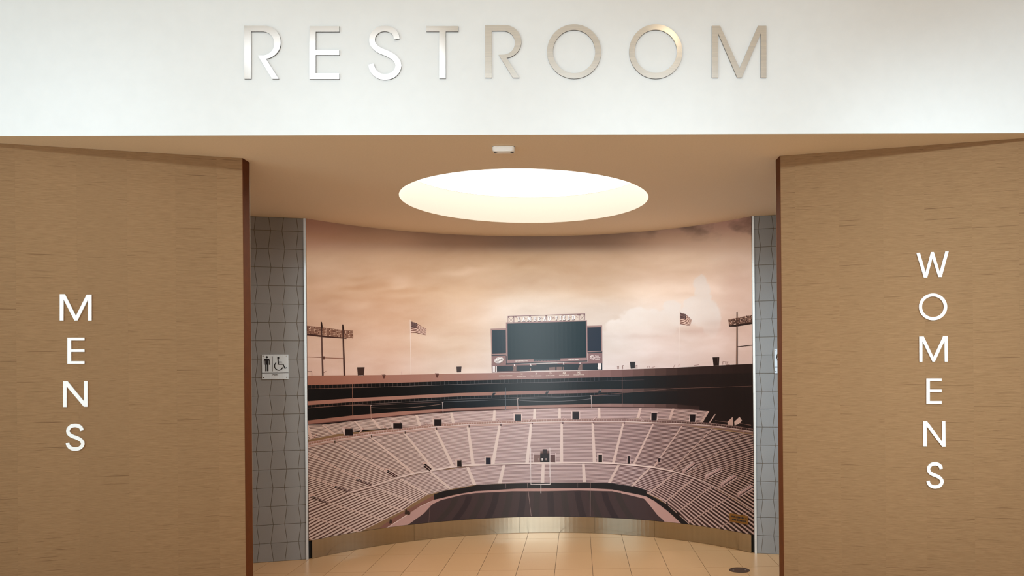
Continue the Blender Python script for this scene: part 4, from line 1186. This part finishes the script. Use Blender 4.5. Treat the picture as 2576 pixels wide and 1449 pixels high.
sb.build('printed stadium scoreboard with dark screens and lettering')

# brass plaque at the lower right of the mural
pc = [cyl_hit(*p) for p in ((1836.8, 1291), (1882.8, 1298), (1883, 1319), (1836.5, 1312.5))]
ps0 = (pc[0][0] + pc[3][0]) / 2; ps1 = (pc[1][0] + pc[2][0]) / 2; pz0 = (pc[3][1] + pc[2][1]) / 2; pz1 = (pc[0][1] + pc[1][1]) / 2
pm = on_curve((ps0 + ps1) / 2, (pz0 + pz1) / 2, 0.006)
th = (ps0 + ps1) / 2 / MR
pmat = Matrix.Translation(pm) @ Matrix.Rotation(-th, 4, 'Z')
plaque = tag(empty('brass_plaque', matrix=pmat), 'small brass plaque fixed low on the right end of the mural', 'plaque')
pw, ph = (ps1 - ps0), (pz1 - pz0)
box_obj('plate', (-pw / 2, -0.004, -ph / 2), (pw / 2, 0.004, ph / 2), M['brass'], plaque, None, 0.0012)
bm = bmesh.new()
random.seed(5)
for zc, x0, x1 in ((0.17, -0.38, 0.40), (-0.17, -0.36, 0.36)):
    x = x0
    while x < x1:
        w = random.uniform(0.03, 0.07)
        h = random.uniform(0.07, 0.11)
        add_box(bm, (x * pw, -0.0046, (zc - h) * ph), ((x + w) * pw, -0.0039, (zc + h) * ph))
        x += w + random.choice([0.018, 0.02, 0.05])
bm_obj('engraving', bm, M['dark'], plaque)

# ------------------------------------------------------------------ sign letters
def arc(cx_, cy_, rx_, ry_, a0, a1, n_):
    return [(cx_ + rx_ * math.cos(math.radians(a0 + (a1 - a0) * i / n_)), cy_ + ry_ * math.sin(math.radians(a0 + (a1 - a0) * i / n_))) for i in range(n_ + 1)]
def catmull(pts, sub=5):
    out = []
    P = [pts[0]] + list(pts) + [pts[-1]]
    for i in range(1, len(P) - 2):
        p0, p1, p2, p3 = P[i - 1], P[i], P[i + 1], P[i + 2]
        for k in range(sub):
            t = k / sub
            out.append(tuple(0.5 * (2 * p1[j] + (p2[j] - p0[j]) * t + (2 * p0[j] - 5 * p1[j] + 4 * p2[j] - p3[j]) * t * t + (3 * p1[j] - p0[j] - 3 * p2[j] + p3[j]) * t ** 3) for j in (0, 1)))
    out.append(pts[-1])
    return out
def ribbon(pts, hw):
    L, R = [], []
    for i, p in enumerate(pts):
        a = pts[max(0, i - 1)]; b = pts[min(len(pts) - 1, i + 1)]
        d = math.hypot(b[0] - a[0], b[1] - a[1]); nx, ny = -(b[1] - a[1]) / d, (b[0] - a[0]) / d
        L.append((p[0] + nx * hw, p[1] + ny * hw)); R.append((p[0] - nx * hw, p[1] - ny * hw))
    return L + R[::-1]
S_PTS = [(1530, 243), (1519, 200), (1492, 170), (1456, 154), (1420, 150), (1380, 157), (1346, 180), (1322, 214), (1315, 250), (1322, 285), (1345, 316), (1385, 344), (1430, 363), (1475, 385), (1515, 415), (1538, 450), (1543, 482), (1531, 520), (1502, 553), (1465, 571), (1425, 576), (1385, 570), (1346, 546), (1318, 508), (1307, 463)]
def s_shape(x0, y0, x1, y1, hw_frac=25 / 288.0):
    w, h = x1 - x0, y1 - y0
    # centre line scaled into the box, then given its stroke
    hw = hw_frac * w
    def q(p):
        u = (p[0] - 1307) / (1543 - 1307); v_ = (p[1] - 150) / (576 - 150)
        return (x0 + hw + u * (w - 2 * hw), y0 + hw + v_ * (h - 2 * hw))
    return ribbon(catmull([q(p) for p in S_PTS], 4), hw)
def e_shape(x0, y0, x1, y1, st_, tb, m0, m1, bb):
    return [(x0, y0), (x1, y0), (x1, tb), (st_, tb), (st_, m0), (x1, m0), (x1, m1), (st_, m1), (st_, bb), (x1, bb), (x1, y1), (x0, y1)]
def r_shape():
    out = [(195, 127), (370, 127)] + arc(370, 272, 145, 145, -88, 84, 26) + [(497, 592), (440, 592), (315, 388), (355, 387)] + arc(355, 282.5, 104, 104.5, 88, -90, 24) + [(254, 178), (254, 592), (195, 592)]
    return out
def m_shape(p):
    return p
def letter(name, loops_px, fr, depth, mat, label, cat, group, parent=None):
    loops = [[fr.hit(*p) for p in lp] for lp in loops_px]
    xs_ = [p[0] for p in loops[0]]; zs_ = [p[1] for p in loops[0]]
    cx_, cz_ = (min(xs_) + max(xs_)) / 2, (min(zs_) + max(zs_)) / 2
    loc = [[(p[0] - cx_, p[1] - cz_) for p in lp] for lp in loops]
    o = solid(name, loc, 0.0, -depth, mat, None, fr.at(cx_, cz_))
    if mat is M['steel']:                       # darkened edges paint in the shadow outline round the polished faces
        o.data.materials.append(M['edge'])
        for p in o.data.polygons:
            if abs(p.normal.y) < 0.5:
                p.material_index = 1
    return tag(o, label, cat, group)
K1 = cv(560, 30, 3.4811); K2 = cv(1180, 30, 3.1415)
dr = 90.1 / 92.0
R2 = [(1220.7 + (p[0] - 195) / 3.4811 * 0.99, 65.0 + (p[1] - 127) / 3.4811 * 0.99) for p in r_shape()]
word = [
 ([K1(*r_shape())], 'steel letter R that opens the word RESTROOM, with an open bowl'),
 ([K1(*e_shape(766, 131, 1026, 593, 820, 180, 338, 383, 543))], 'steel letter E in the word RESTROOM on the white wall'),
 ([K1(*s_shape(1280, 127, 1568, 600))], 'curved steel letter S in the word RESTROOM on the white wall'),
 ([K1((1786, 130), (2066, 130), (2066, 178), (1956, 178), (1956, 588), (1900, 588), (1900, 178), (1786, 178))], 'steel letter T in the word RESTROOM on the white wall'),
 ([R2], 'pale grey steel letter R between T and O in RESTROOM'),
 ([arc(1444.2, 131.2, 68, 68.4, 0, 354.375, 63), arc(1444.2, 131.4, 53, 54.2, 0, 354.375, 63)], 'pale grey steel ring letter O, the first O in RESTROOM'),
 ([arc(1649.3, 131.2, 67, 68.5, 0, 354.375, 63), arc(1649.3, 130.8, 53, 54, 0, 354.375, 63)], 'darker steel ring letter O just left of the M in RESTROOM'),
 ([K2((1917, 115), (1982, 115), (2135, 450), (2280, 115), (2347, 115), (2347, 525), (2302, 525), (2302, 176), (2152, 525), (2117, 525), (1967, 176), (1967, 525), (1917, 525))], 'beige steel letter M that ends the word RESTROOM'),
]
for lp, lab in word:
    letter('sign_letter', lp, FF, 0.009, M['steel'], lab, 'letter', 'steel letters of the word RESTROOM')
K3 = cv(60, 700, 3.02)
mens = [
 ([K3((277, 122), (317, 122), (400, 286), (481, 125), (519, 125), (519, 322), (491, 322), (491, 163), (412, 322), (388, 322), (306, 162), (305, 322), (277, 322))], 'white letter M at the top of the vertical word MENS'),
 ([K3(*e_shape(335, 452, 465, 650, 364, 473, 540, 560, 630))], 'white letter E, second in the vertical word MENS'),
 ([K3((303, 781), (336, 781), (462, 936), (462, 780), (488, 780), (488, 976), (460, 976), (330, 822), (330, 978), (303, 978))], 'white letter N, third in the vertical word MENS'),
 ([K3(*s_shape(322, 1105, 465, 1310, 13.5 / 143.0))], 'white letter S at the bottom of the vertical word MENS'),
]
for lp, lab in mens:
    letter('sign_letter', lp, FL, 0.009, M['white'], lab, 'letter', 'white letters of the word MENS')
K4 = cv(2250, 600, 4.53); K5 = cv(2250, 920, 4.26)
womens = [
 ([K4((248, 168), (288, 165), (352, 388), (413, 158), (446, 157), (513, 383), (577, 150), (615, 150), (536, 440), (498, 441), (430, 228), (371, 447), (333, 447))], 'white letter W at the top of the vertical word WOMENS'),
 ([K4(*arc(437.5, 780.5, 160.5, 152.5, 0, 354.375, 63)), K4(*arc(436, 779.5, 124, 117.5, 0, 354.375, 63))], 'white ring letter O, second in the vertical word WOMENS'),
 ([K4((280, 1118), (332, 1118), (442, 1350), (553, 1112), (602, 1112), (606, 1403), (570, 1403), (567, 1168), (458, 1403), (430, 1403), (316, 1170), (316, 1405), (282, 1405))], 'white letter M, third in the vertical word WOMENS'),
 ([K5(*e_shape(340, 136, 502, 408, 377, 163, 255, 283, 378))], 'white letter E, fourth in the vertical word WOMENS'),
 ([K5((306, 592), (346, 592), (508, 810), (507, 592), (543, 592), (545, 865), (508, 865), (343, 648), (346, 861), (308, 861))], 'white letter N, fifth in the vertical word WOMENS'),
 ([K5(*s_shape(340, 1032, 525, 1316, 18 / 185.0))], 'white letter S at the bottom of the vertical word WOMENS'),
]
for lp, lab in womens:
    letter('sign_letter', lp, FR, 0.009, M['white'], lab, 'letter', 'white letters of the word WOMENS')

# ------------------------------------------------------------------ pictogram signs on the tiled walls
def rrect(x0, z0, x1, z1, r, n_=4):
    out = []
    for cx_, cz_, a in ((x1 - r, z1 - r, 0), (x0 + r, z1 - r, 90), (x0 + r, z0 + r, 180), (x1 - r, z0 + r, 270)):
        out += arc(cx_, cz_, r, r, a, a + 90, n_)
    return out
PT = 0.006
def pictosign(fr, x0, x1, z0, z1, kind, label):
    root = tag(empty('restroom_sign', matrix=fr.at((x0 + x1) / 2, (z0 + z1) / 2)), label, 'sign', 'pictogram restroom signs')
    w, h = x1 - x0, z1 - z0
    # u, v: plate coordinates in the enlarged view (0..950 across, 0..900 down)
    q = lambda u, v_: ((u / 950.0 - 0.5) * w, (0.5 - v_ / 900.0) * h)
    box_obj('plate', (-w / 2, -PT, -h / 2), (w / 2, 0, h / 2), M['plate'], root, None, 0.0008)
    fz = (-PT + 0.0004, -PT - 0.0007)
    def part(nm, loops, mat=M['black']):
        return solid(nm, [[q(*p) for p in lp] for lp in loops], fz[0], fz[1], mat, root)
    if kind == 'man':
        part('man_head', [arc(180, 92, 40, 40, 0, 350, 35)])
        part('man_body', [[(115, 153), (240, 153), (268, 165), (282, 195), (282, 372), (265, 380), (252, 365), (252, 225), (238, 225), (238, 600), (212, 612), (186, 600), (186, 370), (170, 370), (170, 600), (148, 612), (122, 600), (122, 225), (108, 225), (104, 365), (92, 378), (74, 365), (74, 200), (88, 165)]])
    else:
        part('woman_head', [arc(180, 92, 38, 38, 0, 350, 35)])
        part('woman_body', [[(130, 160), (232, 160), (262, 185), (310, 345), (285, 362), (262, 345), (232, 225), (226, 235), (278, 430), (236, 430), (236, 600), (215, 612), (192, 600), (192, 430), (172, 430), (172, 600), (150, 612), (128, 600), (128, 430), (88, 430), (138, 235), (132, 225), (100, 345), (78, 362), (52, 345), (100, 185)]])
    part('divider_line', [[(372, 60), (386, 60), (386, 612), (372, 612)]])
    part('wheelchair_symbol', [ribbon([(x, y) for x, y in arc(605, 418, 150, 152, 233, 20, 40)], 17)])
    part('seated_figure_head', [arc(588, 120, 38, 38, 0, 350, 30)])
    part('seated_figure', [[(557, 150), (603, 155), (608, 258), (725, 262), (725, 292), (610, 292), (613, 335), (775, 338), (838, 478), (898, 462), (908, 492), (818, 524), (752, 372), (576, 372)]])
    part('groove_line', [[(0, 660), (950, 660), (950, 676), (0, 676)]])
    for u, v_ in ((50, 55), (885, 60), (55, 835), (890, 835)):
        s = part('screw', [arc(u, v_, 21, 21, 0, 340, 17)], M['trim'] if v_ < 100 else M['bronze'])
    if kind == 'man':
        pts, fcs = glyphs('MEN', 1.0)
        bm = bmesh.new()
        for lvl in (0,):
            vv = [bm.verts.new((q(385 + 190 * u, 0)[0], -PT - 0.0006, q(0, 768 - 68 * t)[1])) for u, t in pts]
            for f_ in fcs:
                try:
                    bm.faces.new([vv[i] for i in f_])
                except ValueError:
                    pass
        ext = bmesh.ops.extrude_face_region(bm, geom=bm.faces[:])
        bmesh.ops.translate(bm, verts=[g for g in ext['geom'] if isinstance(g, bmesh.types.BMVert)], vec=(0, 0.0008, 0))
        bm_obj('lettering', bm, M['dark'], root)
    return root
a = TL.hit(659, 923)[0]; b = TL.hit(725.5, 923)[0]
pictosign(TL, a, b, TL.hit(692, 954)[1], TL.hit(692, 892)[1], 'man', 'silver square sign with man and wheelchair pictograms reading MEN')
a2 = TR.hit(1948.3, 910)[0]
pictosign(TR, a2, a2 + (b - a), TR.hit(1955, 939)[1], TR.hit(1955, 878)[1], 'woman', 'silver sign with a woman pictogram, half hidden by the right wall')

# ------------------------------------------------------------------ people counter on the soffit
sx, sy = -0.0, 4.235
d = ray(1266, 366.5); t = (CEIL - EYE) / d[2]; sx, sy = d[0] * t, d[1] * t
sensor = tag(empty('ceiling_sensor', (sx, sy, CEIL)), 'small white sensor with two black lenses under the brown soffit', 'sensor')
hw, dp, hh = 0.0605, 0.052, 0.030
bm = bmesh.new()
# rounded slab with a bowed underside, built as concentric rings
ol = rrect(-hw, 0.0, hw, dp, 0.016, 8)
k = len(ol)
bow = lambda x: -hh - 0.003 + 0.0075 * (x / hw) ** 2
rings = [[bm.verts.new((p[0], p[1], -0.003)) for p in ol],
         [bm.verts.new((p[0], p[1], bow(p[0]) + 0.006)) for p in ol]]
for sc_, dz in ((0.975, 0.002), (0.93, 0.0), (0.7, 0.0), (0.45, 0.0), (0.2, 0.0)):
    rings.append([bm.verts.new((p[0] * sc_, dp / 2 + (p[1] - dp / 2) * sc_, bow(p[0] * sc_) + dz)) for p in ol])
for r0_, r1_ in zip(rings[:-1], rings[1:]):
    for i in range(k):
        j = (i + 1) % k
        bm.faces.new([r0_[i], r0_[j], r1_[j], r1_[i]])
bm.faces.new(rings[0]); bm.faces.new(rings[-1])
hs_ = bm_obj('housing', bm, M['sensor'], sensor, smooth=True)
md = hs_.modifiers.new('edge_split', 'EDGE_SPLIT'); md.split_angle = math.radians(40)
v_, f_ = extrude_outline([rrect(-hw + 0.001, 0.001, hw - 0.001, dp, 0.013, 5)], 0.0, -0.0035)
mesh_obj('base_plate', [(p[0], p[2], p[1]) for p in v_], f_, M['dark'], sensor)
for s in (-1, 1):
    v_, f_ = extrude_outline([arc(s * 0.044, dp * 0.60, 0.0095, 0.0095, 0, 345, 23)], -0.018, -0.0305)
    mesh_obj('lens', [(p[0], p[2], p[1]) for p in v_], f_, M['lens'], sensor)

# ------------------------------------------------------------------ lamps of the hall ceiling and of the two passages
def downlight(x, y, z, r, color, energy, label, watts=60, cone=110):
    root = tag(empty('downlight', (x, y, z)), label, 'ceiling light', 'round downlights')
    v_, f_ = extrude_outline([arc(0, 0, r * 1.25, r * 1.25, 0, 350, 35), arc(0, 0, r, r, 0, 350, 35)], 0.0, -0.006)
    mesh_obj('trim_ring', [(p[0], p[2], p[1]) for p in v_], f_, M['sensor'], root)
    v_, f_ = extrude_outline([arc(0, 0, r * 0.98, r * 0.98, 0, 350, 35)], 0.0, -0.002)
    mesh_obj('lens', [(p[0], p[2], p[1]) for p in v_], f_, glow('downlight_glow', color, energy), root)
    d_ = bpy.data.lights.new('downlight_beam', 'SPOT'); d_.energy = watts; d_.color = color; d_.spot_size = math.radians(cone); d_.spot_blend = 0.6; d_.shadow_soft_size = r
    o_ = bpy.data.objects.new('downlight_beam', d_); put(o_, root); o_.location = (0, 0, -0.02)
    return root
downlight(0.65, 2.67, HALL_Z, 0.06, (1.0, 0.72, 0.42), 12, 'warm round downlight in the hall ceiling')
for x_, y_, w_ in ((-3.3, 0.2, 'nearest the side window'), (2.9, 0.2, 'above the right of the hall'), (-1.2, -2.4, 'far back left of centre'), (1.2, -2.4, 'far back right of centre')):  # unseen lamps added to bounce light onto the ceiling and soffit
    downlight(x_, y_, HALL_Z, 0.07, (1.0, 0.95, 0.87), 6, 'added unseen round downlight in the hall ceiling ' + w_, 240, 105)
panel = tag(empty('ceiling_light_panel', (-1.72, 1.98, HALL_Z)), 'long bright light panel in the hall ceiling', 'ceiling light')
bm = bmesh.new()
PX_, PY_ = 0.80, 0.70
for lo, hi in (((-PX_, -PY_, -0.02), (PX_, -PY_ + 0.03, 0)), ((-PX_, PY_ - 0.03, -0.02), (PX_, PY_, 0)), ((-PX_, -PY_ + 0.03, -0.02), (-PX_ + 0.03, PY_ - 0.03, 0)), ((PX_ - 0.03, -PY_ + 0.03, -0.02), (PX_, PY_ - 0.03, 0))):
    add_box(bm, lo, hi)
bm_obj('frame', bm, M['sensor'], panel)
box_obj('diffuser', (-PX_ + 0.03, -PY_ + 0.03, -0.01), (PX_ - 0.03, PY_ - 0.03, 0), glow('panel_glow', (0.92, 0.97, 1.0), 1.3), panel)

# ------------------------------------------------------------------ round cover in the floor
d = ray(1860, 1434.5); t = -EYE / d[2]
cov = tag(empty('floor_cleanout_cover', (d[0] * t, d[1] * t, 0)), 'dark round metal cover set into the tan floor tiles', 'floor cover')
r0 = 0.0755
v_, f_ = extrude_outline([arc(0, 0, r0, r0, 0, 354, 59), arc(0, 0, r0 * 0.9, r0 * 0.9, 0, 354, 59)], 0.0, 0.0022)
mesh_obj('rim', [(p[0], p[2], p[1]) for p in v_], f_, M['bronze'], cov)
v_, f_ = extrude_outline([arc(0, 0, r0 * 0.885, r0 * 0.885, 0, 354, 59)], 0.0, 0.0016)
mesh_obj('lid', [(p[0], p[2], p[1]) for p in v_], f_, M['bronze'], cov)
for s in (-1, 1):
    v_, f_ = extrude_outline([arc(s * 0.045, 0, 0.006, 0.006, 0, 330, 11)], 0.0016, 0.0024)
    mesh_obj('screw', [(p[0], p[2], p[1]) for p in v_], f_, M['trim'], cov)
